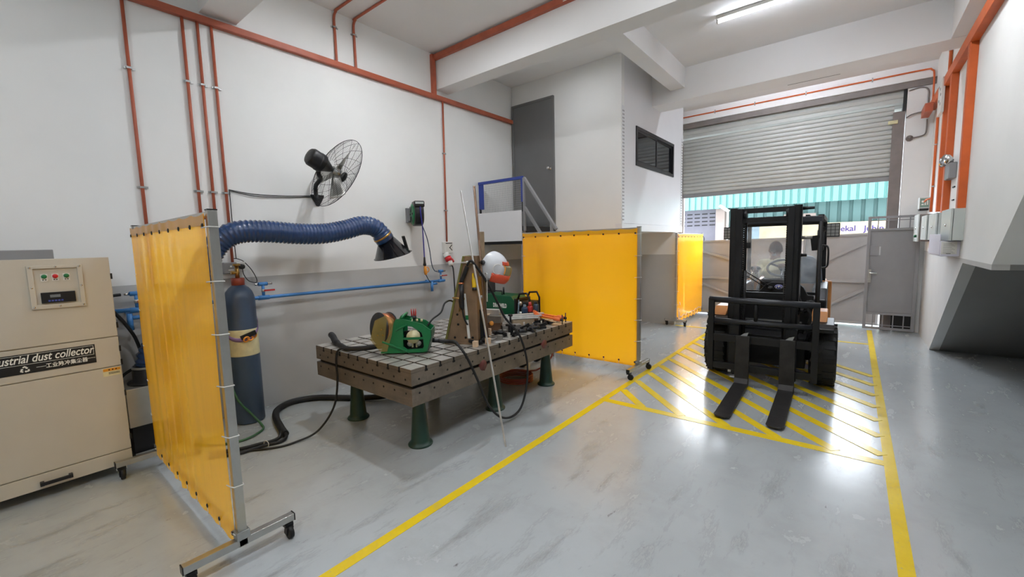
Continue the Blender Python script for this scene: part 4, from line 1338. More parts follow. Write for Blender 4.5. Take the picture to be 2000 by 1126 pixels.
mb = MB()
for x, z in ((.13, .27), (.135, .18), (.20, .06), (.10, .06), (.265, .06)):
    mb.lathe([(.011, 0), (.011, .001), (0, .001)], ao + au * x + UP * z - av * .0, -av, 14)
mb.build('bolt_hole', 'castd', t)
recentre(tag(MB().cyl(ao + au * .10 - av * .03 + UP * .425, ao + au * .205 - av * .02 + UP * .415, .007).cyl(ao + au * .195 - av * .02 + UP * .42, ao + au * .155 - av * .025 + UP * .30, .005).torus(ao + au * .195 - av * .02 + UP * .415, av, .012, .004, 12, 6).build('swing_bolt', 'brass'), 'small brass swing bolt clamped on the side of the angle plate', 'bolt'))
recentre(tag(MB().cyl(ao + au * .19 - av * .02 + UP * .735, ao + au * .30 - av * .02 + UP * .735, .008).ball(ao + au * .245 - av * .02 + UP * .737, .014, 10, 8).build('clamp_screw', 'bareste'), 'bright clamp screw across the top of the angle plate', 'bolt'))

# ---- bars, rods and planks leaning on the angle plate
def leaner(name, label, cat, p, q, a, b, m, up=None):
    return recentre(tag(MB().bar(p, q, a, b, up).build(name, m, None, .0015), label, cat))
leaner('steel_rod', 'long bright steel flat bar leaning from the floor against the angle plate', 'rod', (-2.10, 2.47, .002), (-2.80, 2.762, 2.099), .010, .014, 'bareste')
recentre(tag(MB().cyl((-2.555, 2.80, TZ1), (-2.72, 2.854, 2.14), .011).build('steel_rod', 'rusty'), 'tall brown rusted steel rod standing upright by the angle plate', 'rod'))
recentre(tag(MB().cyl((-2.535, 2.76, TZ1), (-2.63, 2.80, 1.65), .009).build('steel_rod', 'rusty'), 'shorter brown rod standing in front of the pale plank', 'rod'))
recentre(tag(MB().obox((-2.755, 2.97, (TZ1 + 1.73) / 2), (.778, .629, 0), (-.629, .778, 0), (0, 0, 1), .05, .022, 1.73 - TZ1).build('plank', 'wood', None, .002), 'pale upright plank standing behind the welding helmet', 'plank'))
leaner('straight_edge', 'off-white straight edge with a green sticker hanging on the angle plate', 'straight edge', ao + au * .235 - av * .012 + UP * .055, ao + au * .205 - av * .012 + UP * .46, .024, .004, 'offwhite', av)
se = [o for o in bpy.data.objects if o.name.startswith('straight_edge')][0]
s_ = MB().obox(ao + au * .222 - av * .0155 + UP * .245, au, av, UP, .025, .003, .04)
OFF[se.name] = se.location.copy()
s_.build('green_sticker', 'greenp', se)
# ---- welding torch hanging on the plate
t = thing('welding_torch', 'black welding torch with a copper ring hanging on the angle plate', 'welding torch', ao + au * .2 - av * .04)
tp = lambda x, z, y=.035: ao + au * x - av * y + UP * z
pts, rs = [], []
for k in range(13):
    f = k / 12
    pts += [tp(.245 - .055 * f, .70 - .13 * f), tp(.245 - .055 * (f + .04), .70 - .13 * (f + .04))]
    rs += [.016, .020]
MB().tube(pts, rs, 12).build('swivel_cuff', 'blackm', t)
MB().lathe([(.020, -.007), (.024, -.005), (.024, .005), (.020, .007)], tp(.187, .555), (0, 0, 1), 16).build('copper_ring', 'copper', t)
MB().tube([tp(.187, .55), tp(.188, .45), tp(.182, .40), tp(.185, .35), tp(.19, .32)], [.022, .021, .026, .024, .014], 12).build('handle', 'black', t)
MB().tube(smooth_path([tp(.19, .33), tp(.198, .26), tp(.22, .20), tp(.235, .185)], 5), .008, 10).build('swan_neck', 'black', t)
# ---- yellow hand tool hung on the bar
t = thing('file_handle', 'yellow and black tool grip hanging against the bright leaning bar', 'hand tool', (-2.61, 2.69, 1.22))
MB().tube([(-2.625, 2.705, 1.36), (-2.615, 2.70, 1.30), (-2.607, 2.695, 1.24), (-2.60, 2.69, 1.215)], [.010, .018, .020, .012], 12).build('grip', 'yellowp', t)
MB().tube([(-2.64, 2.71, 1.46), (-2.625, 2.705, 1.36)], .007, 8).build('shank', 'bareste', t)
MB().tube([(-2.602, 2.692, 1.232), (-2.598, 2.688, 1.208)], .021, 12).build('grip_cap', 'black', t)
# ---- hex key
recentre(tag(MB().tube(smooth_path([(-2.545, 2.79, 1.10), (-2.55, 2.80, 1.31), (-2.555, 2.805, 1.35), (-2.575, 2.805, 1.355)], 6), .006, 6).build('bent_rod', 'bareste'), 'thin bright rod with a bent top hooked below the welding helmet', 'rod'))

# ---- welding helmet hanging on the rods
hcn = V((-2.60, 2.925, 1.40))
hf = V((.86, .42, -.28)).normalized()          # the way the visor looks
hr = V((hf.y, -hf.x, 0)).normalized()
hu = hr.cross(hf).normalized()
t = thing('welding_helmet', 'silver welding helmet with orange trim hanging above the bench', 'welding helmet', hcn - V((0, 0, .13)))
def hp_(th, ph, e=0):
    """th 0 at the crown, ph 0 straight ahead"""
    x = math.sin(th) * math.cos(ph)
    y = math.sin(th) * math.sin(ph)
    z = math.cos(th)
    rx = .150 + e + (.03 * max(0, x) if z < .3 else 0)
    return hcn + hf * (x * rx) + hr * (y * (.118 + e)) + hu * (z * (.148 + e) + (-.03 if z < -.2 else 0))
mb = MB()
mb.grid(lambda i, j: hp_(.02 + 2.0 * j, -2.1 + 4.2 * i), 44, 24)
shell = mb.build('shell', 'silver', t, solid=.006)
mb = MB()
mb.grid(lambda i, j: hp_(1.22 + .55 * j, -.62 + 1.24 * i, .010), 20, 8)
mb.build('lens_window', 'smoke', t, solid=.004)
for a, b, pa, pb, nm in ((1.02, 1.22, -.72, .72, 'brow_trim'), (1.77, 2.12, -1.3, 1.3, 'chin_guard')):
    MB().grid(lambda i, j: hp_(a + (b - a) * j, pa + (pb - pa) * i, .012), 24, 5).build(nm, 'helred', t, solid=.006)
for sgn in (-1, 1):
    MB().grid(lambda i, j: hp_(1.22 + .5 * j, sgn * (.62 + .05 * i), .012), 3, 5).build('lens_frame', 'torange', t, solid=.005)
    c = hp_(1.35, sgn * 1.95, .01)
    n_ = (c - hcn).normalized()
    MB().lathe([(.022, 0), (.022, .012), (.016, .02), (0, .02)], c, n_, 16).build('pivot_knob', 'black', t)
    cc = hp_(1.5, sgn * 1.05, .004)
    MB().torus(cc, (cc - hcn), .045, .003, 22, 6, .6, 5.2).build('side_groove', 'offwhite', t)
MB().torus(hcn + hu * .02 - hf * .03, hu, .095, .008, 30, 6).build('head_band', 'black', t)
# ---- dark jacket bundle / power pack behind
t = thing('water_cooler', 'tall black box unit with a red edge standing left of the green power source', 'cooler unit', (-4.2, 4.55, 0))
MB().box(-4.32, -4.075, 4.42, 4.66, 0, 1.10).build('housing', 'blackm', t, .01)
MB().box(-4.31, -4.085, 4.412, 4.42, .95, .985).build('red_edge', 'red', t)

# ---- green power source behind the bench
t = thing('welding_power_source', 'green welding power source behind the far end of the bench', 'welder', (-3.78, 4.45, 0))
MB().prism([(-4.02, .42), (-3.46, .42), (-3.46, .86), (-3.52, .925), (-4.02, .93)], (0, 4.62, 0), (1, 0, 0), (0, 0, 1), .30).build('case', 'greend', t, .006)
text_mb('DRAGWELD', .075, (-3.83, 4.318, .765), (1, 0, 0), (0, 0, 1), bold=.004, squash=.58).build('lettering', 'inkw', t)
MB().box(-4.06, -4.02, 4.31, 4.63, .42, .92).build('front_bezel', 'black', t, .01)
MB().box(-3.46, -3.42, 4.31, 4.63, .42, .90).build('rear_bezel', 'black', t, .01)
for y in (4.36, 4.58):
    MB().tube([(-3.44, y, .86), (-3.40, y, .96), (-3.28, y, .97), (-3.24, y, .90), (-3.24, y, .5)], .014, 8).build('handle_frame', 'blackm', t)
MB().tube([(-3.98, 4.36, .93), (-3.98, 4.36, .98), (-3.70, 4.36, .98), (-3.70, 4.36, .93)], .009, 8).build('carry_handle', 'blackm', t)
MB().cyl((-3.72, 4.42, .93), (-3.72, 4.42, 1.03), .012).build('hook', 'blackm', t)
MB().box(-4.05, -3.25, 4.30, 4.64, .20, .40).build('trolley_tray', 'blackm', t, .006)
for k in range(3):
    MB().lathe([(.03, 0), (.03, .02), (0, .02)], (-3.34, 4.30, .58 + .13 * k), (0, -1, 0), 16).build('cable_socket', 'alu', t)
for x in (-3.95, -3.35):
    for y in (4.31, 4.63):
        MB().cyl((x, y - .02, .10), (x, y + .02, .10), .10, seg=24).build('wheel', 'rubber', t)
MB().box(-3.42, -3.24, 4.35, 4.60, .40, .86).build('gas_manifold', 'blackm', t, .02)

# ---- bottles and cans at the far end of the bench
def bottle(name, label, x, y, h, r, m, capm, capr=.4, neck=.18):
    t = thing(name, label, 'bottle', (x, y, TZ1))
    b = h * (1 - neck)
    MB().lathe([(0, 0), (r * .95, 0), (r, .006), (r, b * .86), (r * .9, b * .95), (r * .55, b), (r * capr, b + .004), (0, b + .004)], (x, y, TZ1), seg=24).build('body', m, t)
    MB().lathe([(r * capr, b), (r * capr * 1.05, b + .01), (r * capr * .8, h), (0, h)], (x, y, TZ1), seg=18).build('cap', capm, t)
    return t
bottle('bottle', 'squat dark blue bottle beside the red can on the bench', -3.02, 3.965, .175, .038, 'bluedk', 'clearp', .5)
tb = bottle('spray_can', 'red and black spray can on the far end of the bench', -2.98, 4.02, .20, .034, 'red', 'red', .6, .22)
MB().lathe([(.0345, .03), (.035, .032), (.035, .085), (.0345, .087)], (-2.98, 4.02, TZ1), seg=24).build('label_band', 'castd', tb)
bottle('vacuum_flask', 'navy blue flask standing at the far bench corner against the yellow screen', -2.93, 4.07, .205, .033, 'seat', 'black', .7, .12)
recentre(tag(MB().cyl((-3.10, 3.93, TZ1), (-3.10, 3.93, TZ1 + .012), .03).cyl((-3.10, 3.93, TZ1), (-3.085, 3.945, TZ1 + .23), .012, .006).build('nozzle_tube', 'clearp'), 'tall clear plastic nozzle beside the dark blue bottle', 'nozzle'))
recentre(tag(MB().cyl((-2.955, 4.085, TZ1), (-2.955, 4.085, TZ1 + .11), .014).ball((-2.955, 4.085, TZ1 + .12), .02, 12, 8).build('knob_post', 'black'), 'short black knob between the red can and the flask', 'clamp'))

# ---- steel blocks and parallel bars stacked on the bench
def block(label, c, dims, rz, m='greyste', name='steel_block', cat='steel block'):
    u_ = (math.cos(rz), math.sin(rz), 0)
    w_ = (-math.sin(rz), math.cos(rz), 0)
    return recentre(tag(MB().obox(c, u_, w_, (0, 0, 1), *dims).build(name, m, None, .002), label, cat))
z = TZ1
block('dark lower steel block left in the stack behind the leaning rods', (-2.90, 3.24, z + .045), (.20, .12, .09), .5, 'rusty')
block('pale machined steel block on the left stack behind the leaning rods', (-2.90, 3.25, z + .125), (.22, .11, .07), .45)
block('pale vise block on top of the left stack', (-2.92, 3.28, z + .19), (.17, .07, .055), .35, 'bareste', 'vise_block')
recentre(tag(MB().lathe([(.018, 0), (.018, .012), (0, .012)], (-2.835, 3.31, z + .19), (.94, .34, 0), 14).build('bright_plug', 'bareste'), 'small bright disc on the end of the vise block', 'plug'))
recentre(tag(MB().prism([(0, 0), (.11, .0), (.13, .016), (.0, .012)], (-3.02, 3.17, z + .162), (.9, .45, 0), (0, 0, 1), .05).build('copper_wedge', 'woodcube'), 'pinkish wedge lying on the left block stack', 'wedge'))
block('first pale packing block in the middle of the bench', (-2.74, 3.36, z + .03), (.20, .09, .06), .9)
block('second pale packing block behind the black clamps', (-2.79, 3.62, z + .035), (.24, .09, .07), .95, 'wood')
block('brown block at the right behind the black clamps', (-2.74, 3.78, z + .03), (.16, .10, .06), .95, 'rust')
for k, (c, ln, rz, lab) in enumerate([((-2.86, 3.52, z + .083), .62, .86, 'lowest long flat steel bar across the packing blocks'), ((-2.88, 3.56, z + .097), .66, .9, 'middle long flat steel bar across the packing blocks'), ((-2.90, 3.60, z + .111), .70, .94, 'uppermost long flat steel bar across the packing blocks')]):
    block(lab, c, (ln, .05, .012), rz, 'bareste', 'flat_bar', 'flat bar')
for x, y, sx, hh, m_, lab in ((-2.553, 2.63, .042, .05, 'woodcube', 'first pale timber cube from the leaning bar at the bench edge'), (-2.535, 2.775, .042, .052, 'woodcube', 'second pale timber cube from the leaning bar at the bench edge'),
                     (-2.555, 2.96, .044, .045, 'greyste', 'small grey steel cube at the bench edge'), (-2.525, 3.06, .022, .052, 'bareste', 'slim bright upright block at the bench edge'), (-2.71, 2.99, .03, .085, 'woodcube', 'small pale wedge standing behind the timber cubes')):
    block(lab, (x, y, z + hh / 2), (sx, sx, hh), .35, m_, 'small_block', 'block')
recentre(tag(MB().lathe([(0, 0), (.05, 0), (.05, .006), (0, .006)], (-2.52, 2.87, z), (0, 0, 1), 24).build('steel_disc', 'bareste'), 'flat bright steel disc between the cubes at the bench edge', 'disc'))
# ---- black step clamps along the bench edge
def clampset(label, x, y, rz, s, kind):
    t = thing('toggle_clamp', label, 'clamp', (x, y, TZ1), 'black clamps heaped along the bench edge', rz, world=False)
    if kind == 0:
        MB().box(-.05 * s, .05 * s, -.02 * s, .02 * s, 0, .025 * s).build('foot', 'blackm', t, .003)
        MB().bar((-.045 * s, 0, .03 * s), (.06 * s, 0, .055 * s), .018 * s, .028 * s).build('arm', 'blackm', t, .003)
        MB().cyl((0, 0, .02 * s), (0, 0, .085 * s), .008 * s, seg=12).build('bolt', 'greyste', t)
    elif kind == 1:
        MB().torus((0, 0, .022 * s), (.2, .1, 1), .045 * s, .014 * s, 22, 8, .5, 5.6).build('frame', 'blackm', t)
        MB().cyl((.03 * s, -.06 * s, .024 * s), (.03 * s, .07 * s, .03 * s), .008 * s, seg=10).build('screw', 'blackm', t)
        MB().cyl((.0 * s, .07 * s, .03 * s), (.06 * s, .07 * s, .03 * s), .006 * s, seg=8).build('tommy_bar', 'galv', t)
    else:
        MB().cyl((0, 0, 0), (0, 0, .10 * s), .026 * s, seg=20).build('body', 'blackm', t, .003)
        MB().cyl((0, 0, .10 * s), (0, 0, .20 * s), .010 * s, seg=12).build('screw', 'blackm', t)
        MB().box(-.05 * s, .05 * s, -.018 * s, .018 * s, .085 * s, .105 * s).build('jaw', 'blackm', t, .003)
        MB().cyl((-.02 * s, 0, .195 * s), (.02 * s, 0, .195 * s), .012 * s, seg=10).build('head', 'blackm', t)
cl = [(-2.66, 2.80, .3, 1.2, 1), (-2.62, 2.70, 1.2, 1.1, 1), (-2.70, 2.90, 2.0, 1.1, 0), (-2.66, 3.08, .8, 1.3, 1), (-2.60, 3.18, 0.1, 1.0, 2), (-2.53, 3.17, 1.6, .9, 0), (-2.55, 3.28, 2.2, 1.2, 1), (-2.52, 3.38, .7, 1.1, 1), (-2.60, 3.40, 1.4, 1.1, 0),
      (-2.54, 3.48, 2.6, 1.2, 1), (-2.61, 3.53, .4, 1.1, 1), (-2.52, 3.59, 1.0, 1.0, 0), (-2.58, 3.65, 1.9, 1.2, 1), (-2.64, 3.72, .2, 1.1, 0), (-2.60, 3.80, 1.3, 1.1, 1)]
adj = ['C-shaped clamp', 'step clamp', 'screw clamp']
where = ['behind the second timber cube', 'right behind the first timber cube', 'left of the slim upright block', 'just left of the tall screw clamp', 'that stands tallest', 'at the foot of the tall screw clamp', 'first of the heap right of the tall screw clamp', 'second along the edge right of the tall screw clamp', 'under the long flat bars, left side',
         'in the middle of the heap, nearest the edge', 'in the middle of the heap, farther from the edge', 'low at the bench edge before the orange clamps', 'under the left end of the orange clamps', 'beside the brown block', 'last before the far bench end']
for (x, y, rz, s, k), w_ in zip(cl, where):
    clampset('black ' + adj[[1, 0, 2].index(k) if False else {1: 0, 0: 1, 2: 2}[k]] + ' ' + w_, x, y, rz, s, k)
# ---- orange sash clamps
for k, (a, b, lab) in enumerate([((-2.72, 3.80, z + .095), (-2.47, 3.85, z + .062), 'nearer of two orange bar clamps across the far bench end'), ((-2.84, 3.95, z + .085), (-2.50, 3.97, z + .062), 'farther of two orange bar clamps across the far bench end')]):
    a, b = V(a), V(b)
    t = thing('bar_clamp', lab, 'clamp', (a + b) / 2 - V((0, 0, .05)))
    MB().bar(a, b, .03, .02).build('clamp_bar', 'orangep', t, .003)
    MB().bar(a + V((-.02, -.03, .03)), a + V((.03, .045, -.02)), .03, .03).build('jaw', 'orangep', t, .004)
    MB().cyl(b - (b - a).normalized() * .06, b + (b - a).normalized() * .02, .022, seg=16).build('sleeve', 'orangep', t)
    MB().cyl(b + (b - a).normalized() * .02, b + (b - a).normalized() * .05, .014, seg=12).cyl(b + (b - a).normalized() * .04 + V((0, 0, -.045)), b + (b - a).normalized() * .04 + V((0, 0, .06)), .006, seg=8).build('screw_handle', 'blackm', t)
# ---- blue strap roll and amber knob by the leaning bar
t = thing('strap_roll', 'navy blue strap bundle hanging behind the bright leaning bar', 'strap', (-2.66, 2.86, TZ1))
MB().box(-2.70, -2.62, 2.84, 2.88, TZ1 + .02, TZ1 + .22).build('webbing', 'navyc', t, .015)
MB().ball((-2.60, 2.90, TZ1 + .16), .022, 12, 8).build('amber_knob', 'torange', t)
MB().cyl((-2.66, 2.86, TZ1), (-2.66, 2.86, TZ1 + .05), .035, seg=18).build('base', 'blackm', t)
t = thing('magnet_holder', 'black magnetic base with a bright knob next to the angle plate', 'holder', (-2.63, 2.80, TZ1))
MB().box(-2.69, -2.63, 2.78, 2.83, TZ1, TZ1 + .30).build('column', 'blackm', t, .005)
MB().ball((-2.62, 2.795, TZ1 + .42), .016, 12, 8).build('bright_knob', 'bareste', t)
MB().tube(smooth_path([(-2.66, 2.80, TZ1 + .30), (-2.65, 2.80, TZ1 + .40), (-2.62, 2.795, TZ1 + .42)], 5), .012, 8).build('arm', 'blackm', t)

# ================================================================== FORKLIFT (local: x across, y to the rear)
F = thing('forklift', 'black and orange forklift truck parked on the hatched bay with lowered forks', 'forklift', (-.735, 5.60, 0), None, .03, world=False)
def tyre(x, y, r, w, name='front_tyre'):
    sx = 1 if x > 0 else -1
    mb = MB()
    mb.lathe([(r * .55, -w / 2), (r * .80, -w / 2), (r * .95, -w / 2 + .012), (r * .985, -w / 2 + .035), (r * .985, w / 2 - .035), (r * .95, w / 2 - .012), (r * .80, w / 2), (r * .55, w / 2)], (x, y, r), (1, 0, 0), 40)
    nl = 22
    for k in range(nl):
        for side in (-1, 1):
            a = 2 * PI * (k + (.5 if side > 0 else 0)) / nl
            c = V((x + side * w * .24, y + math.cos(a) * r * .982, r + math.sin(a) * r * .982))
            n_ = V((0, math.cos(a), math.sin(a)))
            tdir = V((side * .35, -math.sin(a), math.cos(a))).normalized()
            mb.obox(c, (1, side * .0, 0), tdir, n_, w * .40, .045, .016)
    t_ = mb.build(name, 'rubber', F)
    MB().lathe([(0, -w * .2), (r * .56, -w * .2), (r * .56, w * .45), (r * .5, w * .45), (r * .42, w * .2), (0, w * .2)], (x, y, r), (sx, 0, 0), 28).build('rim', 'lorange', t_)
    return t_
tyre(-.515, .03, .335, .24)
tyre(.515, .03, .335, .24)
tyre(-.45, 1.45, .255, .17, 'rear_tyre')
tyre(.45, 1.45, .255, .17, 'rear_tyre')
# chassis
MB().box(-.36, .36, -.06, 1.7, .16, .50).build('chassis', 'blackm', F, .01)
MB().cyl((-.40, .03, .335), (.40, .03, .335), .09).build('axle', 'blackm', F)
for s in (-1, 1):
    x0, x1 = (.37, .60) if s > 0 else (-.60, -.37)
    MB().prism([(-.30, .66), (-.22, .70), (.20, .71), (.42, .66), (.42, .62), (.2, .675), (-.2, .665), (-.30, .62)], (x0, 0, 0), (0, 1, 0), (0, 0, 1), x1 - x0).build('fender', 'blackm', F, .006)
    MB().prism([(-.12, .705), (.02, .80), (.30, .80), (.40, .70)], (x0 + .03, 0, 0), (0, 1, 0), (0, 0, 1), .14).build('fender_cowl', 'lorange', F, .012)
    MB().prism([(.42, .28), (.42, .40), (1.05, .40), (1.05, .28)], (x0, 0, 0), (0, 1, 0), (0, 0, 1), x1 - x0 - .02).build('step', 'blackm', F, .008)
    MB().prism([(1.0, .45), (.62, .62), (.55, .86), (.78, .98), (1.2, 1.0), (2.0, .98), (2.0, .45)], (x0 + (.0 if s > 0 else .07), 0, 0), (0, 1, 0), (0, 0, 1), .15).build('side_panel', 'fgrey', F, .02)
    MB().prism([(1.75, .40), (1.70, 1.0), (2.15, .96), (2.25, .40)], (x0 + (.05 if s > 0 else .04), 0, 0), (0, 1, 0), (0, 0, 1), .14).build('rear_corner', 'lorange', F, .02)
MB().prism([(1.65, .26), (1.65, 1.0), (2.15, 1.0), (2.30, .80), (2.28, .26)], (-.5, 0, 0), (0, 1, 0), (0, 0, 1), 1.0).build('counterweight', 'lorange', F, .03)
MB().box(-.34, .34, .95, 1.7, .50, .74).build('engine_hood', 'fgrey', F, .03)
MB().box(-.40, .40, .24, .95, .46, .52).build('floor_plate', 'blackm', F)
# front cowl and dashboard
dash = MB().prism([(-.40, .50), (.40, .50), (.40, .93), (.34, .935), (.30, 1.02), (.24, 1.075), (-.02, 1.075), (-.09, 1.04), (-.16, .95), (-.40, .93)], (.0, .34, 0), (1, 0, 0), (0, 0, 1), -.06).build('front_cowl', 'blackm', F, .008)
MB().lathe([(0, 0), (.045, 0), (.043, .006), (0, .007)], (.06, .279, 1.028), (0, -1, 0), 28).build('oval_badge', 'badge', F)
bd = [o for o in F.children if o.name.startswith('oval_badge')][0]
for v_ in bd.data.vertices:
    v_.co.z = 1.028 + (v_.co.z - 1.028) * .62
mb = MB()
yb_ = .2715
mb.box(.054, .066, yb_, yb_ + .001, 1.018, 1.032).prism([(.042, 1.034), (.078, 1.034), (.064, 1.044), (.056, 1.044)], (0, yb_ + .001, 0), (1, 0, 0), (0, 0, 1), .001)
mb.box(.032, .044, yb_, yb_ + .001, 1.020, 1.030).box(.076, .088, yb_, yb_ + .001, 1.020, 1.030)
for k in range(24):
    a0, a1 = 2 * PI * k / 24, 2 * PI * (k + 1) / 24
    q = [V((.06 + math.cos(a) * r, yb_, 1.028 + .62 * math.sin(a) * r)) for a, r in ((a0, .038), (a1, .038), (a1, .041), (a0, .041))]
    mb.add(q, [(0, 1, 2, 3)])
mb.build('emblem_ring', 'inkw', bd)
MB().box(-.30, .30, .32, .335, .60, .62).build('cowl_slot', 'galv', F)
MB().tube([(-.42, .335, .92), (-.36, .32, 1.12), (-.36, .32, 1.15)], .006, 6).build('trim_rod', 'black', F)
# overhead guard
gz = 1.83
for s in (-1, 1):
    MB().tube([(s * .435, .30, .72), (s * .435, .36, 1.0), (s * .43, .52, gz - .05), (s * .43, .56, gz)], .024, 10).build('front_pillar', 'blackm', F)
    MB().bar((s * .46, 1.72, .95), (s * .45, 1.60, gz), .05, .05).build('rear_pillar', 'blackm', F)
    MB().bar((s * .43, .54, gz + .01), (s * .45, 1.64, gz - .005), .055, .05).build('roof_side_rail', 'blackm', F)
MB().box(-.45, .45, .50, .58, gz - .05, gz + .02).build('roof_front_bar', 'fgrey', F, .01)
MB().box(-.46, .46, 1.58, 1.66, gz - .05, gz + .02).build('roof_rear_bar', 'blackm', F, .01)
for k in range(4):
    x = -.30 + .20 * k
    MB().bar((x, .52, gz + .025), (x, 1.64, gz + .015), .04, .025).build('roof_slat', 'blackm', F)
MB().plate([(-.405, .94), (.405, .94), (.40, gz - .05), (-.40, gz - .05)], [], (0, .44, 0), (1, 0, 0), (0, .17, 1), .005).build('windscreen', 'wind', F)
for a in ((-.405, .405),):
    MB().bar((-.41, .435, .945), (.41, .435, .945), .03, .03).build('screen_sill', 'blackm', F)
    MB().bar((-.41, .565, gz - .06), (.41, .565, gz - .06), .03, .04).build('screen_header', 'blackm', F)
mb = MB().bar((-.03, .325, 1.02), (-.33, .37, 1.215), .010, .012).bar((-.05, .325, .99), (-.33, .365, 1.17), .008, .010).lathe([(.03, 0), (.03, .03), (0, .035)], (-.03, .335, 1.00), (0, -1, 0), 14)
mb.build('wiper', 'black', F)
for s in (-1, 1):
    lx = .545 * s
    lp_ = MB().box(lx - .065, lx + .065, .60, .70, 1.60, 1.76).build('work_light', 'black', F, .015)
    MB().box(lx - .055, lx + .055, .592, .602, 1.612, 1.748).build('light_lens', 'lamplens', lp_)
    mb = MB()
    for k in range(4):
        mb.bar((lx - .06 + .04 * k, .582, 1.60), (lx - .06 + .04 * k, .582, 1.76), .005, .005)
    for k in range(5):
        mb.bar((lx - .065, .582, 1.605 + .038 * k), (lx + .065, .582, 1.605 + .038 * k), .005, .005)
    mb.build('light_grille', 'black', lp_)
    MB().bar((lx - s * .06, .65, 1.68), (s * .43, .50, 1.72), .03, .03).build('light_bracket', 'blackm', F)
MB().tube(smooth_path([(.44, .90, 1.50), (.50, .90, 1.48), (.51, .90, 1.34), (.50, .90, 1.24), (.44, .90, 1.22)], 5), .011, 8).build('grab_handle', 'black', F)
MB().bar((.40, .50, 1.45), (.38, .46, 1.62), .012, .09).build('rear_view_mirror', 'black', F)
MB().box(.37, .45, 1.55, 1.72, 1.42, 1.70).build('rear_bracket', 'black', F, .01)
MB().torus((.05, .85, 1.22), (0, -.55, .84), .175, .014, 36, 8).build('steering_wheel', 'black', F)
mb = MB().cyl((.05, .90, 1.21), (.05, .66, .90), .028).lathe([(0, 0), (.05, 0), (.04, .02), (0, .02)], (.05, .86, 1.21), (0, -.55, .84), 16)
for k in range(3):
    a = 2 * PI * k / 3 + .5
    e_ = V((.05, .85, 1.22)) + V((1, 0, 0)) * (.17 * math.cos(a)) + V((0, .84, .55)) * (.17 * math.sin(a))
    mb.bar((.05, .855, 1.215), e_, .012, .025)
mb.build('steering_column', 'black', F)
MB().box(-.16, .20, .44, .66, .90, 1.10).build('instrument_pod', 'blackm', F, .03)
for k, x in enumerate((-.27, -.20)):
    lv = MB().tube([(x, .68, .92), (x, .70, 1.10), (x - .01, .71, 1.20)], .007, 8).build('control_lever', 'chrome', F)
    MB().ball((x - .01, .71, 1.22), .024, 12, 8).build('lever_knob', 'black', lv)
MB().box(-.24, .24, 1.05, 1.50, .74, .85).build('seat_cushion', 'seat', F, .04)
MB().prism([(.10, .98), (.46, .98), (.44, 1.22), (.36, 1.34), (.22, 1.38), (.12, 1.34)], (-.0, 1.48, 0), (1, 0, 0), (0, -.12, 1), -.10).build('seat_back', 'seat', F, .03)
# mast
mx0, mx1 = -.365, .292
for s, xa in ((-1, mx0), (1, mx1 - .10)):
    xb = xa + .10
    mb = MB()
    xo, xi = (xa, xb) if s < 0 else (xb, xa)
    th = .022
    mb.box(min(xo, xo - s * th), max(xo, xo - s * th), -.37, -.22, .09, 1.935)
    mb.box(xa, xb - .03 if s < 0 else xb, -.37, -.345, .09, 1.935) if s < 0 else mb.box(xa + .03, xb, -.37, -.345, .09, 1.935)
    mb.box(xa, xb, -.245, -.22, .09, 1.935)
    mb.build('outer_rail', 'blackm', F)
    ia, ib = (xa + .06, xb + .02) if s < 0 else (xa - .015, xb - .06)
    MB().box(ia, ib, -.39, -.26, .08, 1.925).build('inner_rail', 'blackm', F, .004)
    cx = xb + .035 if s < 0 else xa - .022
    MB().cyl((cx, -.24, .2), (cx, -.24, 1.25), .024).cyl((cx, -.24, 1.25), (cx, -.24, 1.86), .016).build('lift_cylinder', 'blackm', F)
    mb = MB()
    for k in range(52):
        mb.box(cx - .012, cx + .012, -.325, -.312, .64 + k * .024, .656 + k * .024)
    mb.build('lift_chain', 'castd', F)
    MB().cyl((cx - .02, -.29, 1.86), (cx + .02, -.29, 1.86), .05, seg=24).build('chain_sheave', 'blackm', F)
    tp_ = MB().prism([(-.22, .72), (-.10, .55), (.05, .55), (-.12, 1.1), (-.22, 1.25)], (xo - (.02 if s > 0 else 0), 0, 0), (0, 1, 0), (0, 0, 1), .02).build('mast_bracket', 'blackm', F)
for z, y in ((1.90, -.28), (1.80, -.30), (.98, -.23), (.16, -.30)):
    MB().box(mx0 + .02, mx1 - .02, y - .02, y + .02, z - .022, z + .03).build('mast_crossbar', 'blackm', F, .004)
for z, dx in ((1.90, .10), (1.60, .09), (1.42, .05)):
    MB().cyl((mx1 - .01, -.28, z), (mx1 + dx, -.28, z), .018, .014, seg=12).build('side_bolt', 'greyste' if z == 1.60 else 'blackm', F)
MB().box(mx0 + .16, mx0 + .20, -.33, -.30, 1.50, 1.56).build('chain_anchor', 'blackm', F)
mb = MB()
for k in range(4):
    mb.tube(smooth_path([(.16 + .03 * k, -.20, .70), (.22 + .03 * k, -.24, .88), (.22 + .02 * k, -.22, 1.02), (.20 + .018 * k, -.20, 1.35), (.20 + .018 * k, -.20, 1.8)], 5), .011, 8)
mb.build('hydraulic_hoses', 'rubber', F)
mb = MB()
for k in range(5):
    a = k * 1.3
    mb.cyl((.33 + .04 * math.cos(a), -.30 + .02 * k, .86 + .05 * math.sin(a)), (.36 + .05 * math.cos(a), -.36, .90 + .05 * math.sin(a)), .014, seg=10)
mb.tube(smooth_path([(.30, -.3, .86), (.40, -.34, .95), (.45, -.32, .84), (.42, -.3, .70), (.30, -.28, .62)], 6), .013, 8)
mb.tube(smooth_path([(.28, -.32, .80), (.36, -.35, .88), (.40, -.34, .76), (.34, -.3, .60)], 6), .013, 8)
mb.build('valve_block', 'rubber', F)
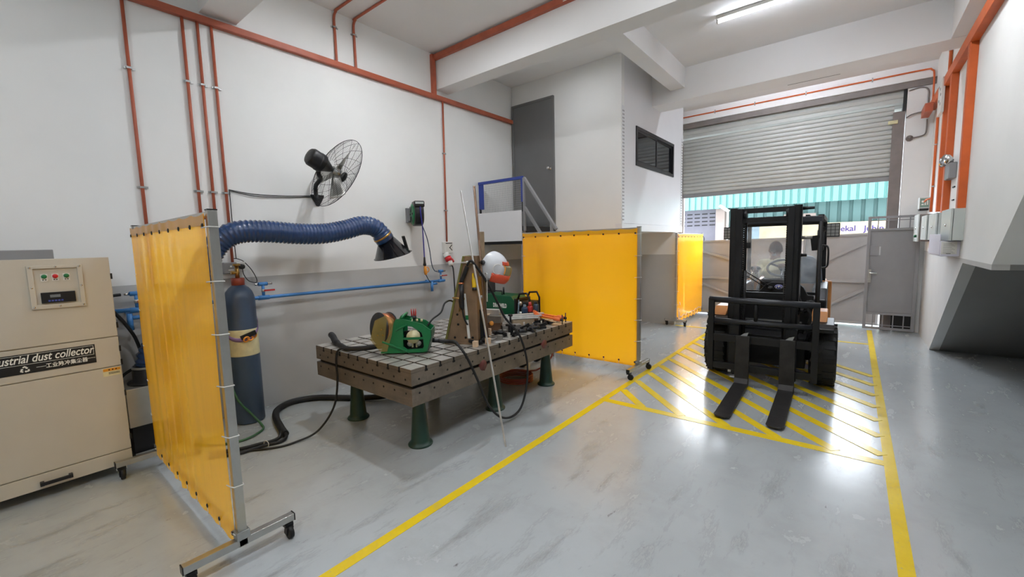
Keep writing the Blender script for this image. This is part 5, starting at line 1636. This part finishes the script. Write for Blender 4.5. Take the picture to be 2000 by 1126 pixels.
# carriage, backrest and forks
yc = -.50
def bx(name, x0, x1, z0, z1, y0, y1, m='blackm', bev=.004):
    return MB().box(x0, x1, y0, y1, z0, z1).build(name, m, F, bev)
bx('carriage_bar', -.49, .46, .475, .555, yc - .02, yc + .03)
bx('carriage_bar', -.49, .46, .165, .235, yc - .02, yc + .03)
for x in (-.33, .20):
    bx('carriage_plate', x, x + .10, .12, .66, yc + .03, yc + .10)
bx('backrest_post', -.535, -.478, .14, .955, yc - .03, yc + .03)
bx('backrest_post', .425, .482, .14, .93, yc - .03, yc + .03)
MB().cyl((-.53, yc, .94), (.48, yc, .925), .033, seg=16).build('backrest_top_tube', 'fgrey', F)
MB().cyl((-.50, yc, .705), (.45, yc, .70), .028, seg=16).build('backrest_middle_tube', 'fgrey', F)
MB().cyl((-.07, yc, .71), (-.07, yc, .93), .02, seg=12).build('backrest_strut', 'blackm', F)
for x, rz in ((-.182, .0), (.228, .0)):
    w2 = .068
    pr = [(yc - .025, .02), (yc - .025, .565), (yc - .062, .565), (yc - .07, .10), (yc - .10, .052), (yc - 1.01, .03), (yc - 1.01, .018)]
    fk = MB().prism(pr, (x - w2, 0, 0), (0, 1, 0), (0, 0, 1), 2 * w2).add([], [])
    fk = fk.build('fork', 'fork', F, .005)
    mb = MB()
    tip = [(-w2, 0), (w2, 0), (w2, -.04), (w2 * .8, -.075), (w2 * .3, -.09), (-w2 * .3, -.09), (-w2 * .8, -.075), (-w2, -.04)]
    mb.prism([(px__, py__) for px__, py__ in tip], (x, yc - 1.005, .018), (1, 0, 0), (0, 1, 0), .013)
    mb.build('fork_tip', 'fork', fk, .002)
    MB().prism([(-.03, 0), (.03, 0), (.045, .04), (.0, .025)], (x + .01, yc - .05, .565), (1, 0, 0), (0, 0, 1), -.02).build('fork_pin', 'galv', fk)
MB().box(-.33, -.30, yc + .02, yc + .03, .13, .16).box(-.31, -.26, yc + .02, yc + .03, .07, .085).build('bright_stop', 'offwhite', F)

# ================================================================== DRIVER seated in the forklift, turned to look back
P = thing('person', 'driver in a pale shirt seated in the forklift, seen from behind looking to the rear', 'person', (-.78, 6.86, .88))
def caps(mb, pts, rs, seg=14):
    mb.tube(pts, rs, seg)
    for p, r in ((pts[0], rs[0]), (pts[-1], rs[-1])):
        mb.ball(p, r, seg, 8)
pel, che, nek = V((-.80, 6.86, .97)), V((-.835, 6.83, 1.17)), V((-.845, 6.85, 1.325))
hd_c = V((-.852, 6.865, 1.445))
lsh, rsh = V((-.68, 6.75, 1.25)), V((-1.00, 6.90, 1.23))
lel, rel = V((-.60, 6.60, 1.08)), V((-1.08, 6.72, 1.06))
lhd, rhd = V((-.70, 6.48, 1.22)), V((-1.01, 6.42, 1.20))
def body_parts():
    mb = MB()
    caps(mb, [pel, pel.lerp(che, .5), che, nek + V((0, 0, -.05))], [.145, .14, .155, .09])
    caps(mb, [lsh, rsh], [.075, .075])
    caps(mb, [nek + V((0, 0, -.06)), hd_c + V((0, 0, -.05))], [.062, .058])
    R_ = Matrix.Rotation(.5, 3, 'Z')
    mb.ball(hd_c, .09, 20, 14, (.80, .98, 1.18), R_)
    fwd = R_ @ V((0, 1, 0))
    side = R_ @ V((1, 0, 0))
    mb.ball(hd_c + fwd * .035 + V((0, 0, -.06)), .062, 14, 10, (.9, 1, .9), R_)          # jaw
    mb.tube([hd_c + fwd * .088 + V((0, 0, .02)), hd_c + fwd * .118 + V((0, 0, -.02)), hd_c + fwd * .09 + V((0, 0, -.032))], [.010, .017, .012], 8)  # nose
    for s in (-1, 1):
        mb.ball(hd_c + side * (.079 * s) + V((0, 0, -.01)), .03, 10, 8, (.35, .7, 1), R_)      # ears
        mb.ball(hd_c + fwd * .082 + side * (.032 * s) + V((0, 0, .012)), .014, 8, 6)         # brow of the eyes
    mb.ball(hd_c + fwd * .088 + V((0, 0, -.055)), .022, 10, 6, (1.2, .6, .5), R_)          # mouth
    for a, b, c in ((lsh, lel, lhd), (rsh, rel, rhd)):
        caps(mb, [a, a.lerp(b, .5), b], [.062, .054, .045])
        caps(mb, [b, b.lerp(c, .5), c.lerp(b, .12)], [.044, .038, .028])
        d_ = (c - b).normalized()
        sd_ = d_.cross(V((0, 0, 1))).normalized()
        palm = c + d_ * .035
        caps(mb, [c.lerp(b, .08), palm], [.030, .034])
        for k, (ln, off) in enumerate(((.062, -.027), (.072, -.009), (.068, .009), (.054, .026))):
            k0 = palm + sd_ * off + d_ * .022
            k1 = k0 + d_ * ln * .45 + V((0, 0, -.012))
            k2 = k1 + d_ * ln * .18 + V((0, 0, -.03))
            k3 = k2 - d_ * ln * .22 + V((0, 0, -.016))
            caps(mb, [k0, k1, k2, k3], [.0095, .009, .0085, .0075], 8)
        th0 = palm - d_ * .012 - sd_ * .03
        caps(mb, [th0, th0 - sd_ * .022 + d_ * .025 + V((0, 0, -.012)), th0 - sd_ * .010 + d_ * .05 + V((0, 0, -.028))], [.012, .010, .008], 8)
    for s, hip in ((-1, V((-.89, 6.84, .97))), (1, V((-.71, 6.82, .97)))):
        kn = V((hip.x + s * .04, 6.42, .96))
        an = V((hip.x + s * .04, 6.30, .62))
        caps(mb, [hip, hip.lerp(kn, .5), kn], [.09, .078, .06])
        caps(mb, [kn, kn.lerp(an, .4), an], [.058, .052, .038])
        caps(mb, [an + V((0, .02, -.03)), an + V((0, -.16, -.055))], [.042, .034])
    return mb
o = body_parts().build('body', 'skin', P)
r_ = o.modifiers.new('remesh', 'REMESH')
r_.mode = 'VOXEL'
r_.voxel_size = .006
r_.use_smooth_shade = True
sm = o.modifiers.new('smooth', 'SMOOTH')
sm.iterations = 4
# hair, shirt, trousers
R_ = Matrix.Rotation(.5, 3, 'Z')
mb = MB()
def hairp(i, j):
    a = -PI + 2 * PI * i
    th = 1.8 * j
    q = V((math.sin(th) * math.sin(a) * .079, math.sin(th) * math.cos(a) * .095, math.cos(th) * .115))
    front = math.cos(a) * math.sin(th)
    if front > .25 and th > 1.05:
        q *= .93
    k = 1 + .02 * math.sin(23 * a) * math.sin(9 * th)
    return hd_c + R_ @ (q * k)
mb.grid(hairp, 40, 18)
mb.build('hair', 'hair', P, solid=.004)
mb = MB()
def torso(k, r):
    return r
caps(mb, [pel + V((0, 0, -.02)), pel.lerp(che, .5), che, nek + V((0, 0, -.055))], [.157, .152, .167, .092], 20)
caps(mb, [lsh, rsh], [.086, .086], 16)
for a, b, c in ((lsh, lel, lhd), (rsh, rel, rhd)):
    caps(mb, [a, a.lerp(b, .5), a.lerp(b, .95)], [.076, .068, .060], 14)
    caps(mb, [a.lerp(b, .93), b, b.lerp(c, .35), b.lerp(c, .7)], [.058, .056, .05, .042], 14)
mb.torus(nek + V((0, .0, -.015)), (0, -.25, 1), .066, .016, 24, 8)
sh = mb.build('shirt', 'shirt', P)
r_ = sh.modifiers.new('remesh', 'REMESH')
r_.mode = 'VOXEL'
r_.voxel_size = .008
r_.use_smooth_shade = True
sm = sh.modifiers.new('smooth', 'SMOOTH')
sm.iterations = 5
mb = MB()
for s, hip in ((-1, V((-.89, 6.84, .97))), (1, V((-.71, 6.82, .97)))):
    kn = V((hip.x + s * .04, 6.42, .96))
    an = V((hip.x + s * .04, 6.30, .62))
    caps(mb, [hip, hip.lerp(kn, .5), kn], [.10, .088, .070])
    caps(mb, [kn, kn.lerp(an, .4), an.lerp(kn, .05)], [.069, .064, .054])
caps(mb, [V((-.90, 6.86, .96)), V((-.70, 6.86, .96))], [.13, .13])
tr = mb.build('trousers', 'trouser', P)
r_ = tr.modifiers.new('remesh', 'REMESH')
r_.mode = 'VOXEL'
r_.voxel_size = .01
r_.use_smooth_shade = True

# ================================================================== RIGHT WALL
xr = XR
t = thing('cable_trunking', 'orange trunking sloping from view along the top of the right wall', 'trunking', (xr, 7.0, 3.45))
MB().box(xr - .07, xr, 1.0, 9.40, 3.50, 3.62).build('trunking_body', 'orange2', t, .003)
MB().box(xr - .16, xr - .07, 8.9, 9.38, 3.40, 3.52).build('trunking_end', 'orange', t, .003)
for y0, y1_, lab in ((6.38, 6.48, 'nearest wide orange trunking dropping down the right wall'), (7.42, 7.53, 'second wide orange trunking on the right wall, passing the emergency light')):
    t = thing('cable_trunking', lab, 'trunking', (xr, (y0 + y1_) / 2, 1.87))
    MB().box(xr - .06, xr, y0, y1_, 1.86, 3.52).build('trunking_body', 'orange2', t, .003)
    MB().box(xr - .064, xr - .06, y0 + .006, y1_ - .006, 1.86, 3.50).build('trunking_lid', 'orange2', t)
t = thing('cable_trunking', 'third, narrow orange trunking on the right wall beside the thin conduit', 'trunking', (xr, 8.2, 1.9))
MB().box(xr - .05, xr, 8.04, 8.12, 1.90, 3.52).build('trunking_body', 'orange2', t, .003)
conduit('thin orange conduit nearest the shutter on the right wall', [(xr - .02, 8.86, 3.60), (xr - .02, 8.84, 1.93)], .016, clips=[(xr - .02, 8.86, 2.9), (xr - .02, 8.84, 2.3)], clip_n=(-1, 0, 0), mt='orange2')
conduit('short orange conduit rising from the trunking to the right ceiling beam', [(xr - .02, 8.05, 4.2), (xr - .02, 8.05, 3.60)], .018, clips=[(xr - .02, 8.05, 3.95)], clip_n=(-1, 0, 0), mt='orange2')
conduit('orange conduit running along the wall above the roller shutter and bending down', smooth_path([(-3.3, 9.42, 4.14), (-1.5, 9.42, 4.14), (0, 9.42, 4.14), (.70, 9.42, 4.14), (.80, 9.42, 4.12), (.83, 9.42, 4.03), (.835, 9.42, 3.6)], 8), .012,
        clips=[(-2.3, 9.42, 4.14), (-1.6, 9.42, 4.14), (-.8, 9.42, 4.14), (.1, 9.42, 4.14)], clip_n=(0, -1, 0), clip_u=(0, 0, 1), mt='orange2')
t = thing('junction_plate', 'worn white bracket plate with holes over the narrow trunking', 'bracket', (xr - .09, 8.1, 3.2))
MB().box(xr - .085, xr - .055, 7.98, 8.32, 3.18, 3.62).build('plate', 'offwhite', t, .004)
mb = MB()
for y, z in ((8.06, 3.3), (8.07, 3.42), (8.2, 3.36), (8.12, 3.5), (8.25, 3.55)):
    mb.lathe([(.02, 0), (.02, .001), (0, .001)], (xr - .085, y, z), (-1, 0, 0), 10)
mb.build('plate_hole', 'castd', t)
# conduits on the pier
for lab, pts in (('outer grey conduit looping round the pier beside the shutter', [(.56, 9.49, 3.88), (.70, 9.49, 3.90), (.78, 9.49, 3.85), (.79, 9.49, 3.70), (.79, 9.49, 3.42)]),
                 ('inner grey conduit ending in a push button on the pier', [(.79, 9.48, 3.40), (.79, 9.48, 3.22), (.76, 9.48, 3.16), (.66, 9.48, 3.14), (.60, 9.48, 3.14)]),
                 ('short grey conduit entering the shutter end plate', [(.79, 9.47, 3.52), (.70, 9.47, 3.52), (.60, 9.47, 3.50), (.545, 9.47, 3.46)])):
    recentre(tag(MB().tube(smooth_path(pts, 7), .010, 8).build('grey_conduit', 'shutdark'), lab, 'conduit'))
recentre(tag(MB().lathe([(.045, 0), (.045, .02), (.022, .03), (.018, .045), (0, .045)], (.60, 9.50, 3.14), (0, -1, 0), 20).build('push_button', 'shutdark'), 'round grey push button on the pier beside the shutter', 'button'))
recentre(tag(MB().ball((.79, 9.48, 3.53), .035, 14, 10).build('conduit_box', 'blackm'), 'dark round conduit fitting on the pier by the end of the trunking', 'fitting'))
# distribution boxes
def dbox(lab, xf_, y0, y1_, z0, z1, m='ltgrey', side=None):
    t = thing('distribution_box', lab, 'electrical box', (xr, (y0 + y1_) / 2, z0))
    MB().box(xf_ + .022, xr, y0, y1_, z0, z1).build('enclosure', side or m, t, .003)
    MB().box(xf_, xf_ + .018, y0 - .004, y1_ + .004, z0 - .002, z1 + .002).build('door', m, t, .004)
    MB().lathe([(.016, 0), (.016, .006), (.009, .008), (0, .012)], (xf_, y0 + (y1_ - y0) * .45, (z0 + z1) / 2), (-1, 0, 0), 14).build('lock', 'chrome', t)
    return t
dbox('nearest and largest grey distribution box on the right wall', .765, 6.38, 7.00, 1.53, 1.865)
dbox('second grey distribution box from the stairs, behind the largest one', .75, 7.30, 7.95, 1.53, 1.86)
dbox('third grey distribution box from the stairs on the right wall', .735, 8.06, 8.58, 1.53, 1.86)
b4 = dbox('distribution box with a brown side, last before the wicket door', .71, 8.72, 9.28, 1.50, 1.90, side='shutdark')
MB().lathe([(.02, 0), (.02, .03), (0, .035)], (.712, 8.80, 1.58), (-1, 0, 0), 12).build('green_knob', 'greend', b4)
t = thing('breaker_cabinet', 'pale lilac cabinet with a printed sheet under the distribution boxes', 'electrical box', (xr, 6.75, 1.36))
MB().box(.72, xr, 6.50, 7.40, 1.36, 1.522).build('enclosure', 'lilac', t, .006)
MB().box(.714, .72, 6.52, 7.38, 1.375, 1.60).build('door', 'lilac', t, .003)
MB().box(.725, .845, 6.496, 6.50, 1.385, 1.52).build('printed_sheet', 'offwhite', t)
mb = MB()
for k in range(9):
    mb.box(.74, .83 - .012 * (k % 3), 6.4945, 6.4962, 1.395 + k * .0125, 1.3975 + k * .0125)
mb.box(.765, .80, 6.494, 6.4962, 1.388, 1.393)
mb.build('printed_text', 'stamp', t)
t = thing('emergency_light', 'grey emergency lamp with two round heads on the right wall', 'emergency light', (xr, 7.25, 2.25))
MB().box(xr - .07, xr, 7.08, 7.36, 2.24, 2.42).build('battery_case', 'greymet', t, .008)
for y in (7.13, 7.34):
    hd__ = MB().lathe([(.0, 0), (.03, 0), (.055, .03), (.058, .06), (0, .06)], (xr - .05, y, 2.46), (-1, -.5 if y < 7.2 else .5, 0), 20).build('lamp_head', 'chrome', t)
MB().cyl((xr - .035, 7.23, 2.41), (xr - .035, 7.23, 2.46), .02).bar((xr - .035, 7.13, 2.45), (xr - .035, 7.34, 2.45), .02, .02).build('lamp_arm', 'greymet', t)
t = thing('exit_sign', 'small grey exit light box beside the conduits on the right wall', 'sign', (xr - .1, 9.2, 2.0))
MB().box(.74, .86, 9.12, 9.34, 2.0, 2.17).build('sign_case', 'ltgrey', t, .006)
MB().box(.752, .848, 9.117, 9.12, 2.02, 2.15).build('sign_face', 'exitg', t)
mb = MB()
for a, b, c, d_ in ((.765, .79, 2.05, 2.07), (.765, .79, 2.09, 2.12), (.80, .815, 2.05, 2.12), (.825, .84, 2.05, 2.12)):
    mb.box(a, b, 9.1155, 9.1172, c, d_)
mb.build('pictogram', 'inkw', t)
MB().tube([(.80, 9.12, 2.10), (.80, 8.95, 2.12), (xr - .02, 8.86, 2.13)], .013, 8).build('feed_conduit', 'orange2', t)
MB().box(.75, .85, 9.14, 9.32, 1.97, 2.0).build('sign_base', 'blackm', t)
mb = MB().box(xr - .012, xr, 7.10, 7.22, 2.135, 2.150).box(xr - .012, xr, 7.10, 7.20, 1.985, 2.0)
recentre(tag(mb.build('wall_slot', 'ink'), 'pair of black marks on the wall below the emergency light', 'wall fixing'))
recentre(tag(MB().box(xr - .03, xr, 8.2, 8.7, 1.40, 1.50).build('cable_stub', 'orange2'), 'short orange trunking stub under the distribution boxes', 'trunking'))

# ================================================================== LAMPS
def tube_lamp(label, x, y, ln, along, strength):
    m = emis('fluorescent_tube_glow', (238, 244, 255), strength)
    t = thing('fluorescent_lamp', label, 'lamp', (x, y, ZC - .06))
    d_ = V((1, 0, 0)) if along == 'x' else V((0, 1, 0))
    c = V((x, y, ZC))
    s_ = V((d_.y, d_.x, 0))
    MB().obox(c + V((0, 0, -.02)), d_, s_, UP, ln, .05, .04).build('batten', 'offwhite', t, .003)
    MB().cyl(c - d_ * (ln / 2 - .03) + V((0, 0, -.065)), c + d_ * (ln / 2 - .03) + V((0, 0, -.065)), .014, seg=14).build('tube', m, t)
    for s in (-1, 1):
        MB().obox(c + d_ * (s * (ln / 2 - .012)) + V((0, 0, -.06)), d_, s_, UP, .022, .035, .05).build('lamp_holder', 'offwhite', t, .002)
tube_lamp('lit fluorescent tube on the ceiling between the beams', -.80, 5.79, 1.24, 'x', 36)
tube_lamp('added unseen fluorescent fill tube on the ceiling just inside the roller shutter', -1.0, 7.72, 1.24, 'x', 190)  # added fill behind the beam to brighten the shutter end
def disc(label, x, y, strength, r=.12):
    m = emis('led_glow', (246, 250, 255), strength)
    t = thing('ceiling_lamp', label, 'lamp', (x, y, ZC - .05))
    MB().lathe([(r + .035, ZC), (r + .035, ZC - .035), (r + .02, ZC - .05), (r, ZC - .05), (r, ZC - .03), (0, ZC - .03)], (x, y, 0), seg=36).build('housing', 'offwhite', t)
    MB().lathe([(r - .002, ZC - .036), (r - .002, ZC - .044), (0, ZC - .044)], (x, y, 0), seg=36).build('diffuser', m, t)
def bulb(label, x, y, strength, r=.07):
    m = emis('fill_bulb_glow', (246, 250, 255), strength)
    t = thing('ceiling_lamp', label, 'lamp', (x, y, ZC - .2))
    MB().lathe([(0, ZC), (.05, ZC), (.05, ZC - .05), (.03, ZC - .07), (0, ZC - .07)], (x, y, 0), seg=20).build('lamp_holder', 'offwhite', t)
    MB().ball((x, y, ZC - .13), r, 20, 12).build('bulb', m, t)
disc('round ceiling lamp above the welding bench', -3.2, 2.74, 800, .07)
bulb('added unseen fill light above the right side of the lane', -.6, 3.2, 170, .07)  # added fill for the right wall and ceiling, out of view
disc('added round fill lamp hidden behind the first beam on the right', -.1, 5.0, 380, .09)  # added fill for the right side, no lamp known here
disc('round ceiling lamp hidden behind the first beam, above the landing', -3.2, 5.08, 62, .10)
disc('added unseen fill lamp above the near part of the lane', -.5, 1.0, 260)  # added fill, placed so its floor reflection stays out of frame
disc('round ceiling lamp over the dust collector, behind the camera line', -3.0, -.9, 120)
disc('round ceiling lamp behind the camera', -.6, -1.6, 290)

# ================================================================== SKY, PORTAL, CAMERA
wd = bpy.data.worlds.new('overcast_sky')
SC.world = wd
wd.use_nodes = True
nt = wd.node_tree
bg = nt.nodes['Background']
tc = nt.nodes.new('ShaderNodeTexCoord')
sx = nt.nodes.new('ShaderNodeSeparateXYZ')
nt.links.new(tc.outputs['Generated'], sx.inputs[0])
rc_ = ramp(nt, sx.outputs['Z'], [(.0, (.80, .86, .95)), (.5, (.84, .91, 1.0))])
nt.links.new(rc_, bg.inputs['Color'])
bg.inputs['Strength'].default_value = 13.5
pl = bpy.data.lights.new('doorway_portal', 'AREA')
pl.shape = 'RECTANGLE'
pl.size, pl.size_y = 3.4, 1.0
pl.cycles.is_portal = True
po = bpy.data.objects.new('doorway_portal', pl)
COL.objects.link(po)
po.location = (-1.28, 9.95, 2.05)
po.rotation_euler = (PI / 2, 0, PI)

cam = bpy.data.cameras.new('camera')
cam.sensor_fit = 'HORIZONTAL'
cam.sensor_width = 36
cam.lens = 828.878 * 36 / 2000
cam.clip_start = .05
co = bpy.data.objects.new('camera', cam)
COL.objects.link(co)
yaw, pit, rol = 0.679842680, 0.102356117, -0.0248554393
cy, sy = math.cos(yaw), math.sin(yaw)
fwd = V((-sy * math.cos(pit), cy * math.cos(pit), -math.sin(pit)))
right = V((cy, sy, 0))
up = right.cross(fwd)
r2 = right * math.cos(rol) + up * math.sin(rol)
u2 = -right * math.sin(rol) + up * math.cos(rol)
Mx = Matrix((r2, u2, -fwd)).transposed().to_4x4()
Mx.translation = (0, 0, 1.6)
co.matrix_world = Mx
SC.camera = co
vs_ = SC.view_settings
vs_.view_transform = 'Standard'
vs_.look = 'None'
vs_.gamma = 1
vs_.use_curve_mapping = False
vs_.exposure = EXPO
SC.cycles.use_denoising = True
SC.cycles.max_bounces = 10
SC.cycles.transparent_max_bounces = 16
SC.cycles.sample_clamp_indirect = 6
